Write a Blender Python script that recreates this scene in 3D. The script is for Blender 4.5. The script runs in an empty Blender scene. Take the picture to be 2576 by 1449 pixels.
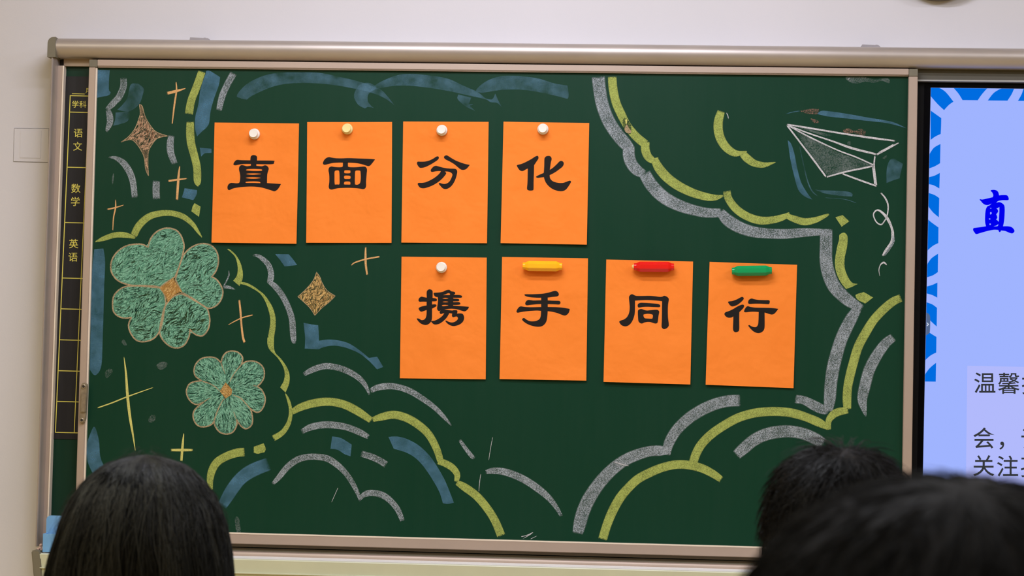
import bpy, bmesh, math, random
from math import sin, cos, pi, radians
from mathutils import Vector, Matrix
from mathutils.geometry import tessellate_polygon
random.seed(7)
S = bpy.context.scene
COL = S.collection

# ------------------------------------------------------------ camera
FPX = 5070.0
CX, CD, CZ = 1.359391, 4.891115, 1.418892
YAW, PIT, ROL = 0.0650731, 0.0391652, 0.0208226
_f = Vector((-sin(YAW)*cos(PIT), cos(YAW)*cos(PIT), sin(PIT)))
_r = Vector((cos(YAW), sin(YAW), 0)); _u = _r.cross(_f)
CR = _r*cos(ROL) + _u*sin(ROL)
CU = -_r*sin(ROL) + _u*cos(ROL)
CF = _f
CAMP = Vector((CX, -CD, CZ))
cam = bpy.data.cameras.new('camera'); co = bpy.data.objects.new('camera', cam); COL.objects.link(co)
co.matrix_world = Matrix(((CR.x, CU.x, -CF.x, CAMP.x), (CR.y, CU.y, -CF.y, CAMP.y), (CR.z, CU.z, -CF.z, CAMP.z), (0, 0, 0, 1)))
cam.sensor_width = 36.0; cam.lens = FPX/2576*36.0; cam.clip_start = 0.05
cam.dof.use_dof = True; cam.dof.focus_distance = 4.9; cam.dof.aperture_fstop = 14.0
S.camera = co

# ------------------------------------------------------------ world, lamps, exposure
w = bpy.data.worlds.new('world'); S.world = w; w.use_nodes = True
w.node_tree.nodes['Background'].inputs[0].default_value = (0.9, 0.88, 0.85, 1)
w.node_tree.nodes['Background'].inputs[1].default_value = 0.05
S.view_settings.view_transform = 'Standard'; S.view_settings.look = 'None'
S.view_settings.exposure = -0.14; S.view_settings.gamma = 1.0; S.view_settings.use_curve_mapping = False

def area(x, y, z, sx, sy, power, col, rx=0.0):
    l = bpy.data.lights.new('overhead_area_light', 'AREA'); l.shape = 'RECTANGLE'; l.size = sx; l.size_y = sy
    l.energy = power; l.color = col
    o = bpy.data.objects.new('overhead_area_light', l); COL.objects.link(o)
    o.location = (x, y, z); o.rotation_euler = (rx, 0, 0)
    return o
COOL = (0.86, 0.90, 1.0); WARM = (1.0, 0.94, 0.76)
for lx in (0.95, 3.5):
    area(lx, -2.3, 3.14, 1.2, 0.25, 42, COOL)
    area(lx, -4.7, 3.14, 1.2, 0.25, 20, COOL)
    area(lx, -7.1, 3.14, 1.2, 0.25, 12, WARM)
for ly, pw in ((-2.9, 34), (-5.2, 30)):  # warm left pair, added to brighten and yellow the wall on that side
    area(-1.1, ly, 3.14, 1.2, 0.25, pw, WARM)
for lx, pw in ((1.0, 27), (3.9, 20)):                              # the two lamps over the board
    area(lx, -1.3, 3.05, 1.2, 0.10, pw, (0.82, 0.83, 1.0), radians(25))

# ------------------------------------------------------------ helpers
def lin(c):
    return tuple((v/255/12.92 if v/255 <= 0.04045 else ((v/255+0.055)/1.055)**2.4) for v in c) + (1,)

def P(px, py, y=0.0):
    v = CF + CR*((px-1288)/FPX) - CU*((py-724.5)/FPX)
    return CAMP + v*((y+CD)/v.y)

def PD(px, py, d):                                  # point at distance d along the view axis
    return CAMP + (CF + CR*((px-1288)/FPX) - CU*((py-724.5)/FPX))*d

def wloc(o):
    v = Vector((0, 0, 0))
    while o is not None:
        v += o.location; o = o.parent
    return v

def tag(o, label=None, cat=None, group=None, kind=None):
    if label: o['label'] = label
    if cat: o['category'] = cat
    if group: o['group'] = group
    if kind: o['kind'] = kind
    return o

def thing(name, loc, label, cat, group=None):
    o = bpy.data.objects.new(name, None); COL.objects.link(o); o.location = loc
    o.empty_display_size = 0.02
    return tag(o, label, cat, group)

def mk(name, V, F, mat, parent=None, uv=None, smooth=False, base=None, col=None):
    V = [Vector(v) for v in V]
    if parent is not None: loc = wloc(parent)
    elif base is not None: loc = Vector(base)
    else:
        n = len(V); loc = Vector((sum(v.x for v in V)/n, sum(v.y for v in V)/n, min(v.z for v in V)))
    me = bpy.data.meshes.new(name)
    me.from_pydata([tuple(v-loc) for v in V], [], F)
    if uv:
        l = me.uv_layers.new(name='UVMap')
        for p in me.polygons:
            for li in p.loop_indices:
                l.data[li].uv = uv[me.loops[li].vertex_index]
    if col:
        a = me.color_attributes.new('tone', 'FLOAT_COLOR', 'POINT')
        for i, c in enumerate(col): a.data[i].color = (c, c, c, 1)
    if smooth:
        for p in me.polygons: p.use_smooth = True
    me.materials.append(mat); me.update()
    o = bpy.data.objects.new(name, me); COL.objects.link(o)
    if parent is not None: o.parent = parent
    else: o.location = loc
    return o

def bevelled(o, wd, seg=2):
    bm = bmesh.new(); bm.from_mesh(o.data)
    bmesh.ops.recalc_face_normals(bm, faces=bm.faces)
    bmesh.ops.bevel(bm, geom=list(bm.edges), offset=wd, segments=seg, affect='EDGES', clamp_overlap=True)
    bm.to_mesh(o.data); bm.free()
    return o

def fixn(o):
    bm = bmesh.new(); bm.from_mesh(o.data)
    bmesh.ops.recalc_face_normals(bm, faces=bm.faces); bm.to_mesh(o.data); bm.free()
    return o

def prism(name, quad, yb, mat, parent=None, bev=0.0):
    """quad: front-face points (world); extruded to depth yb"""
    n = len(quad)
    V = [Vector(q) for q in quad] + [Vector((q[0], yb, q[2])) for q in quad]
    F = [list(range(n)), list(range(2*n-1, n-1, -1))] + [[i, (i+1) % n, n+(i+1) % n, n+i] for i in range(n)]
    o = mk(name, V, F, mat, parent)
    fixn(o)
    if bev: bevelled(o, bev)
    return o

def pprism(name, quadpx, yf, yb, mat, parent=None, bev=0.0):
    return prism(name, [P(x, y, yf) for x, y in quadpx], yb, mat, parent, bev)

def box(name, x0, x1, y0, y1, z0, z1, mat, parent=None, bev=0.0):
    return prism(name, [(x0, y0, z0), (x1, y0, z0), (x1, y0, z1), (x0, y0, z1)], y1, mat, parent, bev)

def loft(name, A, B, mat, parent=None, smooth=False, cap=True):
    n = len(A); V = list(A)+list(B)
    F = [[i, (i+1) % n, n+(i+1) % n, n+i] for i in range(n)]
    if cap: F += [list(range(n)), list(range(2*n-1, n-1, -1))]
    o = mk(name, V, F, mat, parent); fixn(o)
    if smooth:
        o.data.set_sharp_from_angle(angle=radians(35)) if hasattr(o.data, 'set_sharp_from_angle') else None
        for p in o.data.polygons: p.use_smooth = True
    return o

def lathe(name, prof, c, mat, parent=None, seg=28, smooth=True):
    """prof: (radius, depth towards the room); axis along -Y through c"""
    V, F = [], []
    for r, d in prof:
        for k in range(seg):
            a = 2*pi*k/seg; V.append((c[0]+r*cos(a), c[1]-d, c[2]+r*sin(a)))
    m = len(prof)
    for i in range(m-1):
        for k in range(seg):
            F.append([i*seg+k, i*seg+(k+1) % seg, (i+1)*seg+(k+1) % seg, (i+1)*seg+k])
    F.append(list(range(seg))); F.append(list(range((m-1)*seg, m*seg)))
    o = mk(name, V, F, mat, parent); fixn(o)
    if smooth:
        for p in o.data.polygons: p.use_smooth = True
        o.data.set_sharp_from_angle(angle=radians(40))
    return o

# ------------------------------------------------------------ materials
class N:
    def __init__(s, name):
        s.m = bpy.data.materials.new(name); s.m.use_nodes = True
        s.t = s.m.node_tree; s.b = s.t.nodes['Principled BSDF']; s.out = s.t.nodes['Material Output']
    def n(s, ty, **kw):
        x = s.t.nodes.new(ty)
        for k, v in kw.items():
            if k.startswith('i_'): x.inputs[k[2:].replace('_', ' ')].default_value = v
            elif k.startswith('n_'): x.inputs[int(k[2:])].default_value = v
            else: setattr(x, k, v)
        return x
    def l(s, a, b): s.t.links.new(a, b)
    def ramp(s, src, stops):
        r = s.n('ShaderNodeValToRGB'); e = r.color_ramp.elements
        while len(e) < len(stops): e.new(0.5)
        for k, (p, c) in enumerate(stops):
            e[k].position = p; e[k].color = c if isinstance(c, tuple) else (c, c, c, 1)
        s.l(src, r.inputs[0]); return r.outputs[0]
    def coords(s, sc=(1, 1, 1), rot=(0, 0, 0)):
        g = s.n('ShaderNodeNewGeometry'); mp = s.n('ShaderNodeMapping')
        mp.inputs['Scale'].default_value = sc; mp.inputs['Rotation'].default_value = rot
        s.l(g.outputs['Position'], mp.inputs[0]); return mp.outputs[0]
    def noise(s, vec, scale, detail=3.0, rough=0.55, dist=0.0):
        x = s.n('ShaderNodeTexNoise'); x.inputs['Scale'].default_value = scale; x.inputs['Detail'].default_value = detail
        x.inputs['Roughness'].default_value = rough; x.inputs['Distortion'].default_value = dist
        s.l(vec, x.inputs['Vector']); return x.outputs['Fac']
    def math(s, op, a, b=None, clamp=False):
        x = s.n('ShaderNodeMath', operation=op, use_clamp=clamp)
        for i, v in enumerate((a, b)):
            if v is None: continue
            if isinstance(v, (int, float)): x.inputs[i].default_value = v
            else: s.l(v, x.inputs[i])
        return x.outputs[0]

def mat_simple(name, rgb, rough=0.5, metal=0.0, var=0.06, scale=30.0, bump=0.0, spec=0.5, stretch=(1, 1, 1), coat=0.0):
    m = N(name); c = m.coords(stretch); f = m.noise(c, scale, 4)
    base = lin(rgb)
    lo = tuple(v*(1-var) for v in base[:3])+(1,); hi = tuple(min(1, v*(1+var)) for v in base[:3])+(1,)
    m.l(m.ramp(f, [(0.3, lo), (0.7, hi)]), m.b.inputs['Base Color'])
    m.b.inputs['Roughness'].default_value = rough; m.b.inputs['Metallic'].default_value = metal
    m.b.inputs['Specular IOR Level'].default_value = spec
    m.b.inputs['Coat Weight'].default_value = coat
    if bump:
        bp = m.n('ShaderNodeBump'); bp.inputs['Strength'].default_value = bump; bp.inputs['Distance'].default_value = 0.002
        m.l(f, bp.inputs['Height']); m.l(bp.outputs[0], m.b.inputs['Normal'])
    return m.m

def mat_wall():
    m = N('painted_wall'); c = m.coords()
    a = m.noise(c, 1.3, 3); b = m.noise(c, 240, 2)
    m.l(m.ramp(a, [(0.3, lin((206, 204, 206))), (0.7, lin((211, 208, 211)))]), m.b.inputs['Base Color'])
    m.b.inputs['Roughness'].default_value = 0.75; m.b.inputs['Specular IOR Level'].default_value = 0.25
    bp = m.n('ShaderNodeBump'); bp.inputs['Strength'].default_value = 0.12; bp.inputs['Distance'].default_value = 0.001
    m.l(b, bp.inputs['Height']); m.l(bp.outputs[0], m.b.inputs['Normal'])
    return m.m

def mat_board(name, rgb, dust=0.02):
    m = N(name); c = m.coords((1, 1, 0.35)); d = m.noise(c, 3.2, 5, 0.6); g = m.noise(m.coords(), 900, 1)
    s1 = m.noise(m.coords((14, 1, 0.8)), 4, 4, 0.6)
    e = m.math('ADD', m.math('MULTIPLY', d, 0.6), m.math('MULTIPLY', s1, 0.4))
    b = lin(rgb)
    hi = tuple(v+dust for v in b[:3])+(1,)
    m.l(m.ramp(e, [(0.38, b), (0.75, hi)]), m.b.inputs['Base Color'])
    m.b.inputs['Roughness'].default_value = 0.36; m.b.inputs['Specular IOR Level'].default_value = 0.13
    bp = m.n('ShaderNodeBump'); bp.inputs['Strength'].default_value = 0.10; bp.inputs['Distance'].default_value = 0.0004
    m.l(g, bp.inputs['Height']); m.l(bp.outputs[0], m.b.inputs['Normal'])
    return m.m

def chalk_mat(name, rgb, cover, grain, gscale=620.0, edge=0.10, soft=0.06, hatch=None, low=0.0, hr=(0.40, 0.54), endf=0.35, bigv=0.5):
    """chalk dust lying on the board: diffuse where the grain caught, see-through between"""
    m = N(name); t = m.t; t.nodes.remove(m.b)
    c = m.coords()
    g = m.noise(c, gscale, 2.0, 0.7)
    big = m.noise(c, 28, 2.0, 0.5)
    f = m.math('MULTIPLY', m.math('SUBTRACT', g, 0.5), grain)
    f = m.math('ADD', f, cover)
    f = m.math('ADD', f, m.math('MULTIPLY', m.math('SUBTRACT', big, 0.5), bigv))
    if hatch:
        hs = []
        for ang, sc in hatch:
            hc = m.coords((1, 1, 1), (0, ang, 0)); mp = m.n('ShaderNodeMapping'); mp.inputs['Scale'].default_value = (0.13, 1, 1)
            m.l(hc, mp.inputs[0]); hs.append(m.noise(mp.outputs[0], sc, 2.0, 0.6, 0.35))
        sel = m.ramp(m.noise(c, 26, 1.0), [(0.46, 0.0), (0.54, 1.0)])
        mx = m.n('ShaderNodeMix'); m.l(sel, mx.inputs[0]); m.l(hs[0], mx.inputs[2]); m.l(hs[1], mx.inputs[3])
        h = m.ramp(mx.outputs[0], [(hr[0], low), (hr[1], 1.0)])
        f = m.math('MULTIPLY', f, h)
    uv = m.n('ShaderNodeUVMap'); uv.uv_map = 'UVMap'; sp = m.n('ShaderNodeSeparateXYZ'); m.l(uv.outputs[0], sp.inputs[0])
    v = sp.outputs[1]; d = m.math('ABSOLUTE', m.math('SUBTRACT', v, 0.5))
    f = m.math('ADD', f, m.math('MULTIPLY', m.ramp(d, [(0.30, 0.0), (0.44, 1.0)]), edge))
    fade = m.ramp(m.math('ADD', d, m.math('MULTIPLY', m.math('SUBTRACT', g, 0.5), 0.05)), [(0.5-soft, 1.0), (0.5, 0.0)])
    f = m.math('MULTIPLY', f, fade)
    f = m.math('MULTIPLY', f, m.ramp(m.math('ADD', sp.outputs[0], m.math('MULTIPLY', m.math('SUBTRACT', g, 0.5), 0.9)), [(0.0, 0.0), (endf, 1.0)]), True)
    df = m.n('ShaderNodeBsdfDiffuse'); tr = m.n('ShaderNodeBsdfTransparent'); ms = m.n('ShaderNodeMixShader')
    b = lin(rgb); lo = tuple(x*0.82 for x in b[:3])+(1,)
    m.l(m.ramp(g, [(0.35, lo), (0.65, b)]), df.inputs[0])
    m.l(f, ms.inputs[0]); m.l(tr.outputs[0], ms.inputs[1]); m.l(df.outputs[0], ms.inputs[2]); m.l(ms.outputs[0], m.out.inputs[0])
    return m.m

def mat_emit(name, rgb, k=1.10):
    m = N(name); m.t.nodes.remove(m.b); e = m.n('ShaderNodeEmission')
    e.inputs[0].default_value = lin(rgb); e.inputs[1].default_value = k
    m.l(e.outputs[0], m.out.inputs[0]); return m.m

def mat_paper():
    m = N('orange_paper'); c = m.coords(); a = m.noise(c, 9, 3, 0.5); f = m.noise(c, 600, 2)
    m.l(m.ramp(a, [(0.3, lin((240, 129, 42))), (0.7, lin((245, 134, 47)))]), m.b.inputs['Base Color'])
    m.b.inputs['Roughness'].default_value = 0.7; m.b.inputs['Specular IOR Level'].default_value = 0.2
    cr = m.noise(c, 11, 3.0, 0.5, 0.3)
    bp = m.n('ShaderNodeBump'); bp.inputs['Strength'].default_value = 0.9; bp.inputs['Distance'].default_value = 0.007
    m.l(m.math('ADD', cr, m.math('MULTIPLY', f, 0.02)), bp.inputs['Height']); m.l(bp.outputs[0], m.b.inputs['Normal'])
    return m.m

def mat_hair(name, c0, c1, rough=0.45):
    m = N(name); a = m.n('ShaderNodeVertexColor'); a.layer_name = 'tone'
    m.l(m.ramp(a.outputs[0], [(0.0, lin(c0)), (1.0, lin(c1))]), m.b.inputs['Base Color'])
    m.b.inputs['Roughness'].default_value = rough; m.b.inputs['Specular IOR Level'].default_value = 0.10
    return m.m

M = {}
M['wall'] = mat_wall()
M['wall_left'] = mat_simple('warm_painted_wall', (196, 176, 140), 0.8, var=0.03, scale=2)
M['wall_side'] = mat_simple('cream_painted_wall', (205, 188, 160), 0.8, var=0.03, scale=2)
M['floor'] = mat_simple('floor_tile', (196, 172, 108), 0.45, var=0.1, scale=3)
M['ceiling'] = mat_simple('ceiling_paint', (232, 230, 228), 0.9, var=0.02, scale=3)
M['alu'] = mat_simple('champagne_aluminium', (184, 174, 166), 0.42, 0.6, var=0.06, scale=14, stretch=(0.5, 1, 1))
M['alu_rail'] = mat_simple('pink_champagne_rail', (174, 155, 140), 0.45, 0.25, var=0.03, scale=9)
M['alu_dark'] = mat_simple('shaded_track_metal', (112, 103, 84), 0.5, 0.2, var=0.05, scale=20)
M['alu_highlight'] = mat_simple('painted_edge_highlight', (235, 220, 200), 0.35, 0.1, var=0.03, scale=20)  # paler metal paints the highlight line along the rail lips
M['corner'] = mat_simple('olive_plastic_corner', (112, 106, 88), 0.55, var=0.05, scale=60)
M['gap_shade'] = mat_simple('gap_shade', (34, 28, 20), 0.6)
M['groove'] = mat_simple('dark_groove', (66, 58, 50), 0.5, 0.2, var=0.05)
M['header'] = mat_simple('olive_grey_header', (78, 74, 62), 0.5, var=0.05, scale=8)
M['silver'] = mat_simple('silver_strip', (170, 170, 168), 0.35, 0.4, var=0.03)
M['tray'] = mat_simple('beige_tray', (198, 200, 172), 0.35, 0.0, var=0.03, scale=12)
M['tray_top'] = mat_simple('painted_lit_tray_top', (250, 250, 246), 0.35, 0.0, var=0.03, scale=30)  # near-white colour paints in the light falling on the upward face
M['board'] = mat_board('green_chalkboard', (15, 55, 38), 0.004)
M['board_rear'] = mat_board('rear_green_board', (18, 50, 36), 0.005)
M['sticker'] = mat_board('black_magnetic_sheet', (38, 37, 38), 0.014)
M['yellow_print'] = mat_simple('yellow_print', (208, 196, 84), 0.6, var=0.02)
M['bezel'] = mat_simple('black_bezel', (5, 5, 9), 0.2, var=0.05, spec=0.05)
M['bezel_edge'] = mat_simple('dark_grey_bezel_edge', (20, 20, 23), 0.3, var=0.05, spec=0.08)
M['paper'] = mat_paper()
M['ink'] = mat_simple('black_toner', (30, 26, 24), 0.6, var=0.05, scale=200, spec=0.12)
M['white_plastic'] = mat_simple('white_plastic', (240, 234, 224), 0.35, var=0.02)
M['cream_plastic'] = mat_simple('cream_plastic', (240, 222, 150), 0.35, var=0.02)
M['yellow_plastic'] = mat_simple('yellow_plastic', (255, 182, 20), 0.28, var=0.03)
M['red_plastic'] = mat_simple('red_plastic', (226, 22, 14), 0.22, var=0.03)
M['green_plastic'] = mat_simple('green_plastic', (0, 150, 84), 0.25, var=0.03)
M['yellow_chalk'] = mat_simple('yellow_chalk_stick', (232, 205, 120), 0.9, var=0.05)
M['blue_plastic'] = mat_simple('blue_plastic', (112, 166, 214), 0.4, var=0.04, scale=60)
M['steel'] = mat_simple('worn_steel', (160, 148, 128), 0.3, 0.6, var=0.15, scale=120)
M['dark'] = mat_simple('dark_hole', (30, 26, 22), 0.6)
M['clock_rim'] = mat_simple('dark_olive_rim', (98, 90, 76), 0.45)
M['grey_clip'] = mat_simple('grey_clip_metal', (150, 145, 148), 0.45, 0.3)
M['skin'] = mat_simple('skin', (196, 150, 122), 0.5, var=0.05, scale=40)
M['cloth'] = mat_simple('dark_cloth', (34, 34, 42), 0.85, var=0.1, scale=300)
M['cloth2'] = mat_simple('grey_cloth', (62, 62, 64), 0.85, var=0.1, scale=300)
M['trousers'] = mat_simple('trouser_cloth', (30, 32, 44), 0.85, var=0.1, scale=300)
M['wood'] = mat_simple('chair_wood', (176, 128, 78), 0.5, var=0.12, scale=12, stretch=(1, 1, 6))
M['hair_w'] = mat_hair('dark_brown_hair', (6, 6, 6), (68, 68, 60))
M['hair_m'] = mat_hair('short_black_hair', (7, 6, 6), (36, 33, 27))
M['hair_n'] = mat_hair('olive_black_hair', (10, 9, 8), (19, 18, 14), 0.7)
M['G'] = chalk_mat('grey_chalk', (172, 180, 186), 0.47, 3.0, 680, edge=0.16, soft=0.10, endf=0.6, bigv=0.9)
M['Gm'] = chalk_mat('thin_grey_chalk', (168, 178, 182), 0.26, 2.2, 680, edge=0.34, soft=0.08, endf=0.6)
M['Gf'] = chalk_mat('faint_grey_chalk', (170, 180, 178), 0.13, 1.0, edge=0.2)
M['Y'] = chalk_mat('yellow_chalk', (170, 182, 96), 0.80, 1.5, 620, edge=-0.06, bigv=0.7)
M['B'] = chalk_mat('blue_chalk', (98, 146, 176), 0.42, 0.35, 500, edge=0.06, bigv=0.8, endf=0.8)
M['Bf'] = chalk_mat('faint_blue_chalk', (108, 152, 176), 0.20, 0.3, 500, edge=0.16, soft=0.12, bigv=0.8)
M['O'] = chalk_mat('orange_chalk', (224, 174, 116), 0.92, 0.8, 700, edge=0)
M['T'] = chalk_mat('tan_chalk', (196, 170, 132), 0.66, 1.6, 600, edge=0)
M['L'] = chalk_mat('pale_yellow_chalk', (214, 208, 120), 0.95, 0.6, 700, edge=0)
M['W'] = chalk_mat('white_chalk', (212, 210, 212), 0.82, 1.3, 600, edge=0)
M['R'] = chalk_mat('brown_chalk', (146, 114, 100), 0.36, 3.6, 500, edge=0)
M['M'] = chalk_mat('mint_chalk', (104, 160, 132), 0.74, 1.4, 500, edge=0, soft=0.001, bigv=0.6)
M['M2'] = chalk_mat('mint_chalk_rubbed', (100, 156, 130), 0.62, 1.8, 500, edge=0, soft=0.001, bigv=0.6)
M['MH'] = chalk_mat('mint_chalk_hatching', (142, 200, 170), 0.80, 1.8, 700, edge=0, soft=0.1, endf=0.2)
M['DH'] = chalk_mat('rubbed_gap', (28, 62, 48), 0.6, 2.4, 500, edge=0, soft=0.1, endf=0.2)
M['SH'] = chalk_mat('orange_chalk_hatching', (212, 172, 138), 0.80, 2.2, 700, edge=0, soft=0.1, endf=0.2)
M['OH'] = chalk_mat('ochre_chalk_hatching', (222, 184, 118), 0.85, 2.0, 700, edge=0, soft=0.1, endf=0.2)
M['S'] = chalk_mat('orange_chalk_rubbed', (140, 118, 92), 0.62, 1.8, 600, edge=0, soft=0.001)
M['S2'] = chalk_mat('ochre_chalk_rubbed', (150, 124, 76), 0.66, 1.8, 600, edge=0, soft=0.001)
M['C'] = chalk_mat('ochre_chalk_centre', (176, 132, 72), 0.9, 1.4, 600, edge=0, soft=0.001)
COLNAME = {'G': 'grey', 'Gf': 'faint grey', 'Gm': 'thin grey', 'Y': 'yellow-green', 'B': 'blue', 'Bf': 'faint blue', 'O': 'orange', 'T': 'tan',
           'L': 'pale yellow', 'W': 'white', 'R': 'brown'}

# ------------------------------------------------------------ room shell
YW = 0.06                                            # front wall face
def slab(name, x0, x1, y0, y1, z0, z1, mat):
    o = box(name, x0, x1, y0, y1, z0, z1, mat); o['kind'] = 'structure'; return o
XL, XR, YB, ZC = -2.4, 7.3, -8.9, 3.2
slab('wall_front', XL-0.1, XR+0.1, YW, YW+0.15, 0, ZC, M['wall'])
slab('floor', XL-0.1, XR+0.1, YB-0.1, YW+0.15, -0.1, 0, M['floor'])
slab('ceiling', XL-0.1, XR+0.1, YB-0.1, YW+0.15, ZC, ZC+0.1, M['ceiling'])
slab('wall_left', XL-0.1, XL, YB, YW, 0, ZC, M['wall_left'])
slab('wall_right', XR, XR+0.1, YB, YW, 0, ZC, M['wall_side'])
slab('wall_back', XL-0.1, XR+0.1, YB-0.1, YB, 0, ZC, M['wall_side'])

# ------------------------------------------------------------ fixed frame of the board
XEND = 6.05
fr = thing('chalkboard_frame', (3.0, 0.03, 0.85), 'champagne aluminium frame fixed on the wall around the boards and display', 'board frame')
def hline(pa, pb, y):                                # extend the line through two pixels (at depth y) to x = XEND
    a, b = P(*pa, y), P(*pb, y); t = (XEND-a.x)/(b.x-a.x); return a, a+(b-a)*t
ta, tb = hline((137, 92.8), (2576, 118.5), -0.028)
ba, bb = hline((137, 144), (2576, 173), -0.014)
prof = [(0, YW), (0, -0.004), (0.03, -0.014), (0.1, -0.022), (0.22, -0.028), (0.38, -0.031), (0.55, -0.031), (0.7, -0.028), (0.84, -0.023), (0.94, -0.017), (1, -0.012), (1, YW)]
def xs(a, b): return [Vector((a.x, y, a.z+(b.z-a.z)*t)) for t, y in prof]
loft('top_beam', xs(ta, ba), xs(tb, bb), M['alu'], fr, True)
# left beam, vertical
def vl(xt, yt, xb, yb, y): return P(xt, yt, y), P(xb, yb, y)
lo_t, lo_b = vl(119.5, 143, 77.5, 1374, -0.02); li_t, li_b = vl(139.5, 143, 99.5, 1374, -0.02)
vprof = [(0, YW), (0, 0.025), (0.12, 0.014), (0.26, 0.001), (0.40, -0.012), (0.52, -0.022), (0.60, -0.027), (0.68, -0.0295), (0.76, -0.0300), (0.84, -0.028), (0.92, -0.022), (1, -0.012), (1, YW)]
def vs(a, b): return [Vector((a.x+(b.x-a.x)*t, y, a.z+(b.z-a.z)*t)) for t, y in vprof]
loft('left_beam', vs(lo_t, li_t), vs(lo_b, li_b), M['alu'], fr, True)
# rounded plastic corner
q = []
for a in range(0, 91, 15):
    an = radians(180-a); q.append((137-0.0+17*cos(an)*1.0, 110+17*sin(-an)*-1*-1))
q = [(118.6, 143), (119.6, 108), (120.8, 102.5), (123.4, 98), (127, 94.9), (131.5, 93.1), (139.5, 92.6), (139.5, 143)]
tagc = pprism('corner_cap', q, -0.033, YW, M['corner'], fr, 0.0)
tagc['label'] = 'rounded dark olive plastic corner'
# inner stile, recessed (dark groove then brown rail then painted edge highlight)
def vstrip(name, xt0, xt1, xb0, xb1, yt, yb, yf, ybk, mat, parent, bev=0.0):
    return pprism(name, [(xt0, yt), (xt1, yt), (xb1, yb), (xb0, yb)], yf, ybk, mat, parent, bev)
vstrip('side_groove', 139.5, 146, 99.5, 106, 145, 1374, 0.022, YW, M['groove'], fr)
vstrip('side_rail', 145, 158.5, 104.5, 117, 165, 1374, 0.006, YW, M['alu_rail'], fr, 0.001)
vstrip('side_rail_lip', 157.6, 160.8, 116.2, 119.6, 165, 1374, 0.004, YW, M['alu_highlight'], fr, 0.0006)
# top track and the header over the display, rear boards
z0 = P(200, 166, 0.02).z
pprism('track_gap_shade', [(139.5, 144.5), (162, 144.8), (162, 166), (139.5, 166)], 0.02, YW, M['gap_shade'], fr)  # dark block stands in for the shadow in the inner corner
pprism('top_track', [(160.5, 144), (2310, 172), (2310, 189), (160.5, 166)], 0.014, YW, M['alu_rail'], fr)
ha, hb = hline((2300, 172), (2576, 174), 0.010); hc, hd = hline((2300, 201), (2576, 203.5), 0.010)
hx = prism('display_header', [ha, hb, hd, hc], YW, M['header'], fr); hx['label'] = 'dark olive header panel over the display'
sa, sb = hline((2300, 200.2), (2576, 202.4), 0.006); sc_, sd = hline((2300, 203.6), (2576, 206.2), 0.006)
prism('header_strip', [sa, sb, sd, sc_], 0.03, M['silver'], fr)
rb0 = P(150, 160, 0.03); rb1 = P(150, 1372, 0.03)
box('rear_board', P(119, 1372, 0.03).x-0.01, 2.0, 0.026, YW, rb1.z-0.02, rb0.z+0.005, M['board_rear'], fr)
box('rear_board', 4.02, 5.98, 0.026, YW, rb1.z-0.02, rb0.z+0.005, M['board_rear'], fr)
# lower track and tray: sections along the bottom line of the board
def bl(x, off): return 1339.7+0.0268*(x-576.5)+off
def sect(xpx, rows): return [P(xpx, bl(xpx, o), y) for o, y in rows]
def extr(A, B):
    out = []
    for a, b in zip(A, B):
        t = (XEND-a.x)/(b.x-a.x); out.append(a+(b-a)*t)
    return out
def section(name, rows, x0, mat, smooth=False):
    A = sect(x0, rows); B = extr(A, sect(2576, rows)); return loft(name, A, B, mat, fr, smooth)
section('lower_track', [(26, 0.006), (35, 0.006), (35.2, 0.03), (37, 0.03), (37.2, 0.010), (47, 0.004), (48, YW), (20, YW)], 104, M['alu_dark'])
section('tray_rim', [(46, -0.014), (46.6, -0.022), (48.6, -0.027), (52, -0.029), (57.4, -0.029), (60, -0.029), (60, YW), (46, YW)], 100, M['alu_rail'], True)
tr = section('chalk_tray', [(64.5, -0.0925), (65.6, -0.0955), (68, -0.097), (99, -0.094), (100.2, -0.099), (102.5, -0.099), (104, -0.094), (150, -0.088), (190, -0.03), (190, YW), (64.5, YW)], 99.5, M['tray'], True)
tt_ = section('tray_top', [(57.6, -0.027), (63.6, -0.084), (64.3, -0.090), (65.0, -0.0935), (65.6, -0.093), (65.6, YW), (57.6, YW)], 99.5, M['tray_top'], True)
tt_['label'] = 'top of the tray with its lit brightness painted in'
tr['label'] = 'beige chalk tray along the bottom'
ec = pprism('tray_end_cap', [(78.5, 1386.5), (83, 1384), (97, 1385.5), (101, 1388), (106, 1475), (92, 1480), (84, 1449)], -0.098, -0.05, M['corner'], fr, 0.002)
ec['label'] = 'dark olive end cap'
# clips on top of the frame
def clip(x0, x1, yb, bumps):
    a = P(x0, yb, 0.0); b = P(x1, yb+(x1-x0)*0.0105, 0.0)
    o = prism('mounting_clip', [a+Vector((0, 0, -0.003)), b+Vector((0, 0, -0.003)), b+Vector((-0.005, 0, 0.0022)), a+Vector((0.001, 0, 0.0035))], YW, M['grey_clip'], fr)
    for t, r in bumps:
        c = a.lerp(b, t)
        V, F = [], []
        for i in range(5):
            for k in range(10):
                th = i/4*pi/2; V.append((c.x+r*1.3*cos(th)*cos(k*pi/5), c.y+0.012+r*cos(th)*sin(k*pi/5), c.z+0.001+r*0.75*sin(th)))
        for i in range(4):
            for k in range(10): F.append([i*10+k, i*10+(k+1) % 10, (i+1)*10+(k+1) % 10, (i+1)*10+k])
        s = mk('screw_head', V, F, M['grey_clip'], o, smooth=True)
clip(477, 528, 97.5, [(0.08, 0.0026), (0.2, 0.0055), (0.48, 0.0035), (0.7, 0.0055)])
clip(2168, 2216, 115.5, [(0.12, 0.003), (0.5, 0.0028), (0.8, 0.0055)])

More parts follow.
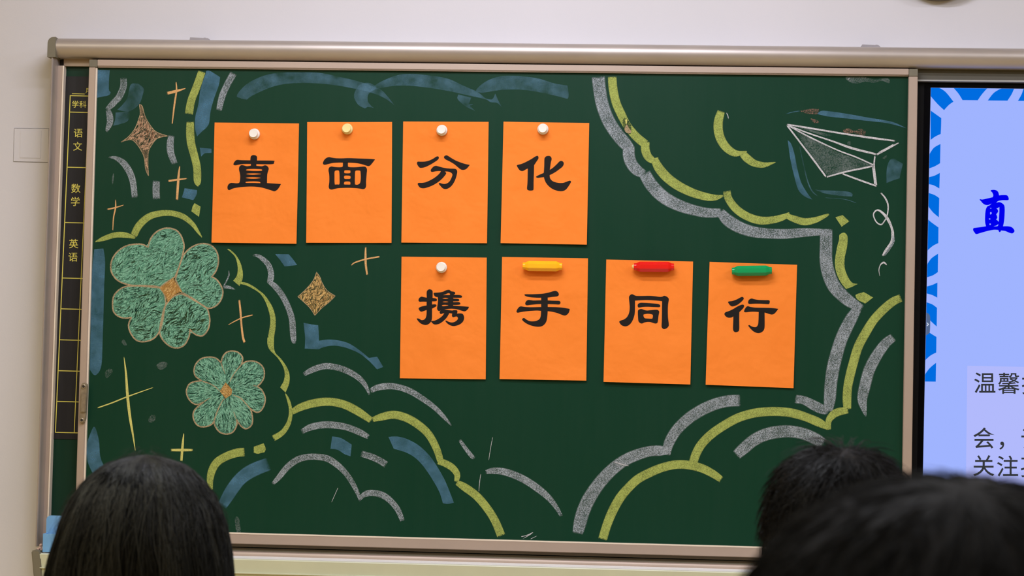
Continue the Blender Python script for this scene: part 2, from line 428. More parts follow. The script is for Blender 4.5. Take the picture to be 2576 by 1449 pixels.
# ------------------------------------------------------------ sliding board
sb_ = thing('sliding_chalkboard', (1.0, 0.0, 0.97), 'large green sliding chalkboard covered with chalk clouds, clovers and a paper plane', 'chalkboard')
TLi, TRi, BRi, BLi = (244.2, 169), (2286.6, 191.8), (2267.0, 1385), (209.5, 1331)
TLo, TRo, BRo, BLo = (224.2, 149.8), (2309.5, 173.2), (2290.5, 1412), (187.5, 1357)
pprism('writing_surface', [(240, 165), (2290, 188), (2271, 1388), (205, 1335)], 0.0, 0.012, M['board'], sb_)
RY = -0.012
def rail(name, q, mat=M['alu_rail'], yf=RY): return pprism(name, q, yf, 0.014, mat, sb_, 0.0012)
rail('top_rail', [(244.5, 149.9), (2286.8, 173.0), (2286.6, 188.6), (244.3, 166.2)])
rail('rail_lip', [(244.5, 165.6), (2286.6, 188.2), (2286.6, 191.6), (244.3, 169.2)], M['alu_rail'], -0.009)
rail('side_stile', [(224.0, 168.5), (240.6, 168.5), (206.2, 1333), (187.8, 1333)])
rail('stile_lip', [(240.0, 169), (244.0, 169), (210.0, 1333), (205.6, 1333)], M['alu_highlight'], -0.009)
rail('side_stile', [(2286.4, 191.6), (2308.9, 191.6), (2290.6, 1386), (2267.2, 1386)])
rail('bottom_rail', [(187.8, 1333.6), (2290.6, 1389.2), (2290.6, 1413.0), (187.5, 1357.4)])
rail('rail_lip', [(207.6, 1329.8), (2268.6, 1385.0), (2268.6, 1389.6), (207.6, 1334.4)], M['alu_highlight'], -0.009)
for q in ([(224.2, 149.8), (244.6, 150), (244.4, 168.6), (224.0, 168.6)], [(2286.8, 173.2), (2309.4, 173.6), (2309.0, 191.8), (2286.6, 191.8)]):
    c = pprism('corner_block', q, -0.014, 0.014, M['corner'], sb_, 0.001); c['label'] = 'olive plastic corner block'
# pull handle with two screws
hd_ = pprism('pull_handle', [(202.5, 972), (205, 965), (210, 962), (216, 963.5), (220, 969), (219.6, 985), (216.5, 1040), (215.5, 1056), (211.5, 1064), (205.5, 1066), (199.8, 1061), (198.6, 1050)], -0.019, -0.011, M['steel'], sb_, 0.0018)
hd_['label'] = 'worn metal pull handle'
pprism('grip_ridge', [(203.5, 990), (217.5, 989), (214.6, 1038), (201.3, 1038)], -0.0235, -0.018, M['steel'], hd_, 0.002)
for sx, sy in ((210.2, 972.3), (205.6, 1057)):
    c = P(sx, sy, -0.019)
    lathe('screw', [(0.0056, -0.001), (0.0056, 0.0016), (0.0042, 0.0022), (0.0040, 0.0004), (0.0002, 0.0003)], c, M['steel'], hd_, 16)
    lathe('screw_recess', [(0.0028, 0.0), (0.0028, 0.0012), (0.0001, 0.0012)], c, M['dark'], hd_, 12)

# ------------------------------------------------------------ outlines and strokes
CROP = {1: (240, 160, 4.83), 2: (520, 60, 4.954), 3: (1040, 60, 4.954), 4: (0, 340, 4.954), 5: (0, 900, 4.954), 6: (250, 560, 4.391),
        7: (440, 870, 6.038), 8: (550, 610, 5.724), 9: (640, 850, 4.86), 10: (480, 1060, 4.86), 11: (900, 1060, 4.86), 12: (1420, 960, 4.86),
        13: (1780, 960, 4.86), 14: (1470, 170, 4.86), 15: (1560, 380, 4.441), 16: (1940, 250, 5.175), 17: (1990, 560, 4.2625),
        18: (2056, 340, 4.954), 19: (2056, 620, 4.954), 20: (2056, 900, 4.954), 21: (0, 620, 4.954), 22: (2056, 60, 4.954), 0: (0, 0, 1.0)}
def parse(s):
    out = []
    for t in s.split():
        c = t.endswith('!'); a = [float(x) for x in t.rstrip('!').split(',')]; out.append((a, c))
    return out
def cr(p0, p1, p2, p3, t):
    return [0.5*(2*b+(c-a)*t+(2*a-5*b+4*c-d)*t*t+(3*b-a-3*c+d)*t**3) for a, b, c, d in zip(p0, p1, p2, p3)]
def smooth_closed(pts, sub=5):
    n = len(pts); out = []
    for i in range(n):
        p1, c1 = pts[i]; p2, c2 = pts[(i+1) % n]
        p0 = p1 if c1 else pts[i-1][0]; p3 = p2 if c2 else pts[(i+2) % n][0]
        k = 1 if (c1 and c2) else sub
        for j in range(k): out.append(cr(p0, p1, p2, p3, j/k))
    return out
def smooth_open(pts, sub=7):
    n = len(pts); out = []
    for i in range(n-1):
        p1 = pts[i]; p2 = pts[i+1]; p0 = pts[i-1] if i else [2*a-b for a, b in zip(p1, p2)]; p3 = pts[i+2] if i+2 < n else [2*b-a for a, b in zip(p1, p2)]
        for j in range(sub): out.append(cr(p0, p1, p2, p3, j/sub))
    out.append(list(pts[-1])); return out

LAYER = [0]
def ylay():
    LAYER[0] += 1; return -0.00025-LAYER[0]*0.000005
def gpx(crop, x, y):
    ox, oy, s = CROP[crop]; return ox+x/s, oy+y/s
def stroke(name, crop, mk_, s, parent=None, closed=False, width=None):
    pts = [p for p, c in parse(s)]
    if width: pts = [[p[0], p[1], width] for p in pts]
    sc = CROP[crop][2]
    pts = smooth_open(pts) if not closed else [x for x in pts]
    if closed: pts = pts+[pts[0]]
    g = [(gpx(crop, p[0], p[1]), max(p[2], 3)/sc) for p in pts]
    y = ylay(); V, F, UV = [], [], []; L = 0
    tot = sum(math.hypot(b[0][0]-a[0][0], b[0][1]-a[0][1]) for a, b in zip(g, g[1:]))/1000
    n = len(g)
    for i in range(n):
        (x, z), wd = g[i]
        a = g[max(i-1, 0)][0]; b = g[min(i+1, n-1)][0]
        if closed and (i == 0 or i == n-1): a = g[n-2][0]; b = g[1][0]
        dx, dy = b[0]-a[0], b[1]-a[1]; l = math.hypot(dx, dy) or 1; nx, ny = -dy/l, dx/l
        if i: L += math.hypot(x-g[i-1][0][0], z-g[i-1][0][1])/1000
        for k in (-0.5, 0.5):
            V.append(P(x+nx*wd*k, z+ny*wd*k, y)); UV.append((9.0 if closed else min(L, tot-L)*100, k+0.5))
    for i in range(n-1): F.append([2*i, 2*i+1, 2*i+3, 2*i+2])
    o = mk(name, V, F, M[mk_], parent or sb_, UV)
    if parent is None and mk_ in COLNAME: o['label'] = COLNAME[mk_]+' chalk stroke'
    return o
def outline_fill(name, crop, mk_, s, parent=None, y=None, holes=(), origin=None, sc=None, sub=5, mapf=None):
    if origin is None: ox, oy, sc = CROP[crop]
    else: ox, oy = origin
    loops = [smooth_closed(parse(q), sub) for q in (s,)+tuple(holes)]
    if y is None: y = ylay()
    mapf = mapf or (lambda a, b: P(a, b, y))
    lv = [[Vector((ox+a/sc, oy+b/sc, 0)) for a, b in lp] for lp in loops]
    tris = tessellate_polygon(lv)
    V = [mapf(v.x, v.y) for lp in lv for v in lp]
    F = []
    for t in tris:
        a, b, c = (V[i] for i in t); nrm = (b-a).cross(c-a)
        F.append(list(t) if nrm.y < 0 else list(t)[::-1])
    return mk(name, V, F, M[mk_], parent or sb_, [(9.0, 0.5)]*len(V))
def inside(p, poly):
    c = False; n = len(poly)
    for i in range(n):
        a, b = poly[i], poly[i-1]
        if (a[1] > p[1]) != (b[1] > p[1]) and p[0] < (b[0]-a[0])*(p[1]-a[1])/(b[1]-a[1])+a[0]: c = not c
    return c
def hatching(crop, m, s, parent, n, ang, spread, ln, wd, seed, cen=None):
    rn = random.Random(seed); poly = smooth_closed(parse(s)); sc = CROP[crop][2]
    xs_ = [p[0] for p in poly]; ys_ = [p[1] for p in poly]; V, F, UV = [], [], []; y = ylay(); k = 0; tries = 0
    ph = rn.random()*6
    while k < n and tries < n*12:
        tries += 1
        x = rn.uniform(min(xs_), max(xs_)); z = rn.uniform(min(ys_), max(ys_))
        a = ang+spread*sin(x*0.012+ph)*cos(z*0.014+ph*2)+rn.gauss(0, 0.12)
        if cen: a = math.atan2(z-cen[1], x-cen[0])+rn.gauss(0, 0.3)
        L = ln*(0.4+rn.random())*sc; dx, dy = cos(a)*L/2, sin(a)*L/2
        if not (inside((x-dx, z-dy), poly) and inside((x+dx, z+dy), poly)): continue
        k += 1; w_ = wd*(0.6+0.8*rn.random())*sc/2; nx, ny = -sin(a)*w_, cos(a)*w_; b = len(V); bow = rn.gauss(0, 0.06)*L
        for t, q in ((-1, 0.35), (0, 1.0), (1, 0.35)):
            cx_, cy_ = x+dx*t+(-sin(a))*bow*(1-t*t), z+dy*t+cos(a)*bow*(1-t*t)
            for e in (-1, 1):
                gx_, gy_ = gpx(crop, cx_+nx*e*q, cy_+ny*e*q); V.append(P(gx_, gy_, y)); UV.append((9.0, (e+1)/2))
        F += [[b, b+1, b+3, b+2], [b+2, b+3, b+5, b+4]]
    o = mk('chalk_hatching', V, F, M[m], parent, UV); o['kind'] = 'stuff'; return o
def patch(crop, mk_, s, name='chalk_patch'):
    o = outline_fill(name, crop, mk_, s)
    if mk_ in COLNAME: o['label'] = COLNAME[mk_]+' chalk patch'
    return o
def st(crop, m, s, name='chalk_stroke'): return stroke(name, crop, m, s)

# blue under-layer first
patch(1, 'B', '20,75! 175,80! 165,200 165,320 185,350 160,385 90,400 20,415!')
patch(1, 'Bf', '430,255 520,245! 585,300 575,380 540,480 470,550 390,590! 265,560! 330,500 390,410')
patch(1, 'Bf', '245,595! 330,590 410,590! 415,640 390,700 300,735 215,755! 240,680')
patch(1, 'B', '1345,90! 1385,85 1515,165! 1500,260 1440,430 1400,580 1375,740 1290,830 1235,885! 1210,780 1215,640 1250,500 1280,300 1340,120')
patch(1, 'B', '1268,1022! 1410,1035! 1410,1085! 1330,1090 1285,1130!')
patch(4, 'B', '2300,660! 2455,685! 2450,740 2410,810! 2265,775! 2285,720')
patch(0, 'B', '237,627! 260,625! 264.5,660 262,721 260,802 258,862 256,912 250,934 238,944 226,930! 229,780 232,680')
patch(5, 'B', '1170,860 1205,920 1235,1050 1250,1230 1310,1370 1400,1470! 1170,1470! 1100,1320 1080,1200 1085,1080 1120,960')
patch(8, 'B', '815,168! 1010,170! 1070,240 1130,325! 950,345! 890,260')
patch(9, 'B', '600,-185! 700,-165 780,-155! 787,-50 790,35! 900,20 1020,30 1150,65 1270,140 1400,245! 1500,230! 1575,355! 1500,385! 1420,300 1380,265! 1300,200 1200,150 1080,110 960,95 860,110 780,140! 615,130! 620,0')
patch(9, 'B', '950,1205! 1060,1225 1190,1305! 1175,1448! 1100,1420 1020,1370 930,1355!')
patch(11, 'B', '375,190! 480,185 600,215 740,290 860,400 950,520 1050,690 1120,850 1175,995! 1100,1010 1040,1000! 1000,870 930,740 840,600 730,470 600,385 440,335!')
st(10, 'B', '955,520,165 820,570,170 700,630,170 600,710,160 520,810,160 450,920,150 380,1040,120')
patch(2, 'Bf', '375,890 500,750 700,650 900,610 1150,605 1400,610 1650,660 1900,720 2150,810 2250,900 2340,1015! 2240,940 2100,875 1900,820 1600,765 1300,738 1050,742 850,775 680,840 560,900 500,945! 430,930')
patch(2, 'Bf', '1975,1055! 1890,1010 1838,920 1850,840 1920,750 2040,740 2110,800 2020,870 2005,950 2040,1010 2085,1050! 2010,1035')
patch(3, 'Bf', '-560,850! -440,740 -200,640 0,625 250,650 450,690 620,770 800,850 900,930 980,965! 860,930 700,895 500,850 250,805 0,775 -200,770 -400,800')
patch(3, 'Bf', '900,930! 980,940 1020,870! 1060,960 1105,1040! 1040,985 960,975')
patch(3, 'Bf', '560,880! 720,920! 690,1000! 745,1003 700,1020! 770,1085! 680,1045 600,990 548,930')
patch(3, 'Bf', '860,860! 780,830 900,720 1080,655 1300,650 1550,680 1750,740 1920,770! 1935,890 1920,935! 1700,880 1400,825 1150,820 980,840')
patch(16, 'B', '600,190! 650,150 760,155 1000,190 1250,235 1440,265 1600,300 1760,375! 1600,330 1450,300 1250,280 1000,250 800,230 700,215')
st(16, 'B', '185,192,6 280,165,10 380,150,14')
patch(16, 'B', '215,530! 260,580 300,700 340,900 390,1080 470,1220 535,1305! 430,1260 350,1170 300,1000 250,780')
st(16, 'Bf', '370,610,8 410,800,10 470,1050,16 530,1190,16 605,1260,8')
patch(16, 'Bf', '570,1175! 700,1185 950,1195 1050,1220 1055,1265! 900,1255 700,1225')
st(16, 'Bf', '700,1280,5 950,1300,9 1115,1350,7')
patch(16, 'Bf', '1545,790 1600,770! 1715,840! 1670,1030! 1600,1050 1500,1090! 1505,900')

# grey chalk
st(1, 'Gm', '340,170,80 340,280,85 290,400,85 240,460,80')
st(1, 'G', '300,385,60 245,450,75 205,495,80 135,560,50')
GREY = [(1, '150,560,60 175,640,85 175,720,80 145,800,50 150,835,10'),
 (1, '1680,115,90 1600,260,85 1540,400,85 1500,570,72'), (1, '925,870,75 910,960,90 915,1080,90 965,1220,75'),
 (4, '1350,275,10 1440,285,50 1540,350,85 1620,470,90 1660,600,85 1680,780,80'), (4, '1950,565,95 1945,680,95 1950,800,95'),
 (8, '490,185,20 560,190,50 650,250,75 720,330,85 755,440,90 750,520,95 720,590,70'),
 (8, '715,555,60 820,640,90 920,770,90 1000,930,90 1055,1100,95 1070,1280,95 1085,1420,75 1115,1445,10'),
 (8, '150,400,18 145,480,22 105,570,18 65,640,22'), (8, '65,640,40 150,645,45 245,680,8'),
 (9, '600,450,50 700,395,75 830,350,80 950,350,80 1100,390,80 1250,470,75 1350,570,60 1410,700,20'),
 (9, '1415,650,60 1500,610,80 1620,590,85 1750,600,80 1900,650,80 2050,740,75 2200,850,65 2320,970,50 2410,1075,12'),
 (9, '575,1150,60 680,1095,85 820,1065,90 960,1065,90 1120,1090,85 1280,1150,85 1400,1215,60'),
 (10, '2080,395,80 2200,430,85 2310,480,85 2390,530,90'),
 (10, '1000,765,40 1080,680,70 1180,560,80 1300,470,85 1430,435,80 1560,435,80 1680,460,85 1800,540,80 1900,640,70 1980,760,65 2040,880,50 2068,980,15'),
 (10, '2065,965,30 2100,910,60 2160,880,80 2230,875,80 2340,900,85 2440,970,80 2530,1080,75 2590,1220,60'),
 (11, '1245,225,40 1310,320,50 1380,410,55 1425,455,50'),
 (11, '1560,620,50 1650,605,80 1760,610,90 1900,650,95 2050,720,95 2200,820,95 2330,930,80 2420,1040,60 2490,1160,40'),
 (12, '2150,230,150 1980,240,150 1800,290,150 1620,380,150 1470,490,145 1350,620,140 1270,770,130 1250,900,90'),
 (12, '1290,850,70 1180,845,130 1050,850,135 900,890,145 740,960,150 600,1060,155 470,1190,160 370,1320,165 290,1450,172 225,1600,170 190,1730,165 160,1860,135'),
 (13, '350,900,130 440,820,150 560,720,155 700,650,160 860,615,160 1020,610,155 1180,640,150 1320,700,150 1420,760,130'),
 (13, '1070,210,110 1180,230,110 1300,290,130 1400,340,120 1480,370,70'),
 (19, '505,775,110 440,870,150 360,1020,165 290,1180,165 225,1400,170 190,1560,170 170,1700,165 155,1900,155 135,2060,110'),
 (17, '378,72,140 375,250,142 375,400,145 400,540,150 460,680,150 560,790,140 650,860,125 765,925,80'),
 (14, '170,110,170 185,260,165 220,450,165 290,640,165 390,800,165 500,930,160 580,1010,110'),
 (14, '545,960,150 545,1080,155 580,1180,150 650,1260,140 740,1305,100'),
 (15, '270,245,140 350,380,150 480,510,150 640,600,140 820,660,125 980,690,115 1130,690,100'),
 (15, '1115,675,100 1200,770,140 1330,850,140 1480,900,130 1650,920,120 1850,925,115 2050,910,105 2230,905,80 2360,910,80'),
 (19, '950,1130,110 860,1200,130 780,1300,140 700,1430,150 640,1560,150 590,1750,150 560,1900,130 580,2020,80 605,2120,15')]
for c, s in GREY: st(c, 'G', s)

# yellow-green chalk
YEL = [(1, '1295,95,95 1230,280,100 1165,450,100 1135,615,105'), (1, '1152,705,95 1152,850,105 1165,980,105 1205,1130,100 1235,1270,100 1240,1420,95 1250,1475,50 1260,1487,8'),
 (4, '1185,1330,10 1290,1290,60 1430,1245,72 1560,1245,72 1690,1280,30'), (4, '1665,1255,90 1730,1130,95 1850,1020,90 2000,975,80 2150,975,75 2290,1020,75 2400,1110,60 2465,1200,40 2520,1278,8'),
 (8, '300,580,30 400,600,40 500,650,36 580,705,28 640,760,40 700,850,55 750,960,75 780,1080,82 780,1200,88 760,1330,92 750,1410,88'),
 (9, '378,675,10 415,760,36 440,860,42 440,960,50 410,1060,60 340,1160,70 230,1230,80'),
 (9, '455,910,70 560,850,95 720,800,105 900,780,105 1080,810,105 1250,890,105 1430,1010,80'),
 (9, '1440,1000,60 1560,965,95 1700,940,105 1850,975,105 2000,1060,105 2130,1180,100 2220,1340,95 2270,1490,85 2275,1540,60'),
 (11, '975,490,70 1060,510,90 1160,570,90 1215,650,80 1205,740,55'), (11, '1205,745,60 1300,800,100 1450,910,105 1580,1060,105 1680,1220,105 1755,1400,110'),
 (10, '660,375,110 560,385,110 430,430,105 320,500,105 260,600,100 235,720,85 245,840,50'),
 (12, '1570,1000,110 1610,880,115 1680,760,115 1800,640,115 1960,530,115 2130,440,115 2320,385,115 2520,365,115 2700,372,115 2830,395,115 2970,440,110 3110,500,110 3240,570,60'),
 (12, '1920,1200,80 1820,1130,100 1680,1060,110 1520,1020,112 1360,1015,112 1200,1050,112 1050,1110,115 900,1190,115 780,1300,115 680,1420,120 590,1580,120 520,1750,115 465,1930,115'),
 (14, '340,110,110 350,250,112 385,420,112 450,570,112 530,720,105 640,850,110 750,940,110'), (14, '750,905,100 745,1000,112 780,1090,105 850,1135,80 910,1100,10'),
 (15, '385,100,90 440,200,110 540,310,112 670,400,110 820,470,100 960,510,90 1060,520,70 1155,500,20'),
 (15, '1190,445,90 1215,540,90 1300,650,95 1420,730,95 1560,775,95 1700,770,85 1830,735,70 1895,688,20'),
 (15, '1860,725,60 1950,760,80 2060,790,85 2180,770,70 2280,730,45 2335,705,20'),
 (14, '1675,530,95 1640,650,115 1640,780,118 1680,900,115 1760,1000,105 1860,1050,80 1990,1025,12'),
 (14, '1930,1045,90 1990,1110,105 2080,1170,90 2190,1190,70 2290,1170,30 2345,1155,6'),
 (19, '1045,640,100 940,690,110 820,790,115 700,920,115 600,1080,120 510,1250,120 450,1447,120 410,1600,120 380,1750,115 370,1900,115 375,2030,100'),
 (13, '1720,350,80 1620,365,100 1540,400,100 1480,480,80 1485,590,50')]
for c, s in YEL: st(c, 'Y', s)
patch(4, 'Y', '2425,848! 2500,890! 2480,1018! 2385,950! 2400,890')
patch(8, 'Y', '125,95 150,95 210,140 270,210 320,310 348,430 345,520 325,570! 300,628! 210,550! 260,480 275,380 260,270 225,190 140,110')
patch(9, 'Y', '160,-5! 240,-5! 240,120 262,190 320,250 385,340 425,430 430,530 410,600 380,668! 315,605! 360,520 370,430 345,340 280,240 190,150 160,80')
patch(10, 'Y', '770,310! 890,268! 915,330 905,375! 820,398! 770,385!')
patch(15, 'Y', '2405,740! 2485,715! 2560,785! 2475,845!')
patch(17, 'Y', '520,130 570,108 605,150 600,260 575,380 575,480 600,560 650,640 715,658! 650,690 590,712! 540,650 490,550 470,430 490,280 515,180')
patch(17, 'Y', '700,770 780,745! 880,803! 795,868! 720,830 695,795')

# thin crosses
for c, m, a, b in [(1, 'O', '980,222,12 985,330,20 960,500,22 932,735,12', '868,362,36 980,335,34 1100,300,8'),
                   (4, 'O', '2240,380,10 2225,520,30 2205,810,30', '2092,572,26 2210,555,24 2335,540,12'),
                   (4, 'O', '1440,800,8 1440,900,18 1415,1030,16 1405,1190,10', '1335,925,18 1430,905,18 1545,870,8'),
                   (8, 'O', '2117,62,18 2115,200,32 2120,330,32 2140,472,26', '1905,335,10 1960,290,20 2120,240,22 2320,203,22'),
                   (8, 'O', '297,825,26 315,1000,30 330,1200,28 350,1360,32 375,1445,34', '135,1188,8 240,1130,16 350,1080,18 495,1042,18'),
                   (5, 'L', '1545,-12,8 1570,200,26 1590,480,36 1620,740,34 1655,950,24 1688,1165,6', '1215,625,14 1400,560,16 1600,480,16 1910,370,8'),
                   (5, 'L', '2290,940,10 2275,1100,32 2260,1290,30', '2128,1150,30 2260,1150,36 2405,1150,28')]:
    o = stroke('chalk_cross', c, m, a); o['label'] = COLNAME[m]+' chalk sparkle cross'
    stroke('cross_arm', c, m, b, o)

# stars
def star(c, m, s, lab):
    o = outline_fill('chalk_star', c, m, s); o['label'] = lab
    hatching(c, 'SH' if m == 'S' else 'OH', s, o, 170, -1.0, 1.0, 16, 3.0, 5)
    hatching(c, 'DH', s, o, 70, -1.1, 1.0, 12, 2.2, 6)
    ow = ' '.join('%.0f,%.0f,9' % (p[0], p[1]) for p in smooth_closed(parse(s), 4))
    stroke('chalk_outline', c, 'T', ow, o, closed=True); return o
star(1, 'S', '535,495! 570,520 600,630 660,740 740,830 880,880! 760,905 690,980 640,1100 645,1365! 610,1280 590,1130 520,1000 450,930 380,930 310,955! 400,890 480,790 530,660 545,600', 'orange scribbled four-pointed chalk star')
star(8, 'S2', '1410,425! 1460,500 1490,580 1560,690 1680,770! 1590,860 1480,950 1385,1050! 1320,950 1240,870 1140,780! 1240,690 1330,590 1380,510', 'ochre scribbled diamond-shaped chalk star')

# clovers
def clover(crop, petals, centre, m, lab, ow, extra=()):
    root = outline_fill('chalk_clover', crop, m, petals[0]); root['label'] = lab
    for s in petals[1:]: outline_fill('clover_leaf', crop, m, s, root)
    for q, s in enumerate(petals):
        big = len(petals) > 1
        hatching(crop, 'MH', s, root, 420 if big else 900, -0.6, 0.9, 19 if big else 15, 3.2, 20+q, None if big else (775, 680))
        hatching(crop, 'DH', s, root, 120 if big else 420, -0.6, 0.9, 11, 2.2, 40+q, None if big else (775, 680))
    for s in petals:
        stroke('chalk_outline', crop, 'T', ' '.join('%.0f,%.0f,%d' % (p[0], p[1], ow) for p in smooth_closed(parse(s), 4)), root, closed=True)
    for s in extra: stroke('chalk_outline', crop, 'T', s, root)
    c = outline_fill('clover_centre', crop, 'C', centre, root); hatching(crop, 'OH', centre, root, 60, -1.0, 1.2, 8, 2.0, 9); c['label'] = 'ochre chalk diamond'
clover(6, ['835,600! 890,460 920,350 935,250 905,150 850,85 760,60 680,75 610,120 560,190 540,272! 470,240 380,240 290,260 200,320 140,410 125,500 150,580 220,650 340,690 480,695 600,700 670,715! 740,660',
           '840,630! 870,520 920,380 980,300 1060,250 1150,232 1240,255 1300,330 1315,430 1290,530 1240,600! 1290,625 1340,690 1365,770 1340,860 1280,925 1200,945 1120,900 1020,830 910,770!',
           '670,720! 720,800 735,890! 715,980 700,1080 670,1190 600,1280 500,1315 410,1300 345,1220 322,1130 355,1045! 290,1055 220,1040 160,990 145,900 160,810 220,740 300,705 420,700 560,710',
           '740,900! 800,830 880,790 940,800 1050,860 1180,940 1210,1010 1220,1090 1200,1180 1140,1250 1060,1235 1000,1180! 990,1260 940,1350 860,1385 770,1360 690,1280 665,1190 690,1060 710,960'],
       '815,610! 860,690 915,760! 830,800 755,880! 725,800 665,720! 740,670', 'M', 'large mint green four-leaf chalk clover', 17)
clover(7, ['700,255! 730,160 790,95 880,78 970,105 1030,180 1010,285! 1080,240 1180,230 1280,265 1350,350 1355,470 1310,560 1250,615! 1320,670 1370,780 1360,890 1310,980 1240,1010 1140,950! 1165,1010 1180,1120 1160,1210 1080,1260 1000,1215 930,1110! 940,1200 880,1310 780,1340 680,1310 610,1220 595,1140! 560,1190 480,1225 380,1225 310,1170 275,1060 310,960 440,850! 350,890 270,870 200,790 175,690 210,590 290,545 410,530! 320,470 290,390 310,290 390,200 510,170 620,185'],
       '770,555! 870,665! 860,740! 770,800! 680,690!', 'M2', 'smaller mint green round-petalled chalk flower', 22,
       ('1010,285,22 930,380,14 860,490,14 825,560,8', '700,255,20 730,340,12 765,430,8', '410,535,22 520,570,14 610,620,14 680,685,10', '440,850,20 500,810,10 560,790,6',
        '595,1140,22 650,980,18 720,840,14 770,790,8', '930,1110,18 890,1000,8', '870,740,10 990,790,18 1080,880,18 1145,955,22', '1250,615,18 1180,600,8'))

# paper plane drawing
pp = outline_fill('chalk_paper_plane', 16, 'Gf', '290,370! 850,680! 1320,860! 730,990! 500,700'); pp['label'] = 'white chalk outline of a paper plane'
outline_fill('wing_shading', 16, 'Gf', '300,345! 450,375 800,470! 700,480! 450,400', pp)
for s in ['205,325,18 450,365,24 900,440,24 1300,500,28 1615,540,20', '1660,565,14 1540,630,22 1370,720,26', '1600,580,10 1500,640,20 1400,690,14', '210,335,18 500,445,20 800,545,22 1050,635,32 1370,715,24',
          '230,345,16 480,480,20 850,655,18 1100,750,20 1335,855,18', '205,335,22 400,590,22 560,800,24 715,1010,22', '720,1010,20 980,940,22 1200,895,24 1330,865,22',
          '1350,735,20 1340,860,20 1355,1010,24 1370,1125,22', '1320,880,18 1335,980,18 1350,1110,20', '920,965,20 1150,1050,24 1375,1130,22']:
    stroke('chalk_line', 16, 'W', s, pp)
stroke('trail_curl', 18, 'W', '790,715,16 850,790,22 882,880,20 870,1000,16 830,1080,16 790,1115,18 735,1080,16 700,1000,16 720,950,18 760,935,22 820,975,32 880,1050,38 925,1150,30 940,1230,36 925,1330,34 850,1440,30 812,1505,18', pp)
stroke('trail_curl', 18, 'G', '945,1240,30 945,1330,34 885,1430,34 830,1505,22', pp)
st(19, 'W', '870,235,10 830,200,24 790,225,14 768,290,10 780,375,4')
patch(16, 'R', '380,150 500,125 620,125! 600,190 500,190 430,175', 'chalk_smudge')
patch(16, 'R', '515,250 600,270 620,300 560,305', 'chalk_smudge')
patch(16, 'R', '940,395 1010,380 1080,410 1150,385 1220,400 1225,450 1190,470 1080,440 960,440', 'chalk_smudge')
patch(22, 'Gf', '360,660 560,655 700,690 880,680 895,740 800,710 700,735 600,720 480,745 390,715', 'chalk_smudge')
for c, s in [(5, '1310,190 1350,140 1400,150 1390,200 1330,255'), (5, '1950,95 2010,50 2080,60 2075,110 2000,150'), (5, '1850,770 1890,710 1935,720 1930,780 1870,810'),
             (21, '1515,1190 1545,1160 1580,1225 1545,1230'), (4, '1410,480 1420,500 1405,620 1395,560'), (16, '990,560 1030,545 1030,595 1000,590'), (16, '1450,760 1500,730 1500,760 1460,780')]:
    patch(c, 'Gf', s, 'chalk_smudge')
patch(10, 'Gf', '540,1180 580,1170 600,1260 610,1350 560,1355 545,1270', 'chalk_smudge')
for c, s in [(10, '1720,990,4 1760,900,6 1800,810,6'), (11, '1480,860,5 1490,740,8 1505,640,6'), (11, '1600,480,4 1625,320,6 1650,190,5'), (11, '1995,1410,10 2060,1395,8 2150,1355,9'),
             (11, '2020,1435,5 2080,1400,8 2130,1370,5'), (11, '2110,1440,6 2190,1400,5'), (12, '600,980,8 700,1010,12 790,1032,6'), (22, '380,700,5 410,665,8'), (14, '1735,548,8 1755,590,10 1762,632,6')]:
    st(c, 'W', s, 'chalk_scratch')

patch(14, 'DH', '470,640 505,615 560,680 575,760 560,810 500,800 480,730', 'chalk_smudge')
patch(14, 'L', '500,640 515,630 525,650 515,690 505,680', 'chalk_smudge')
patch(14, 'T', '490,760 510,700 530,705 545,740 570,770 565,800 520,800', 'chalk_smudge')
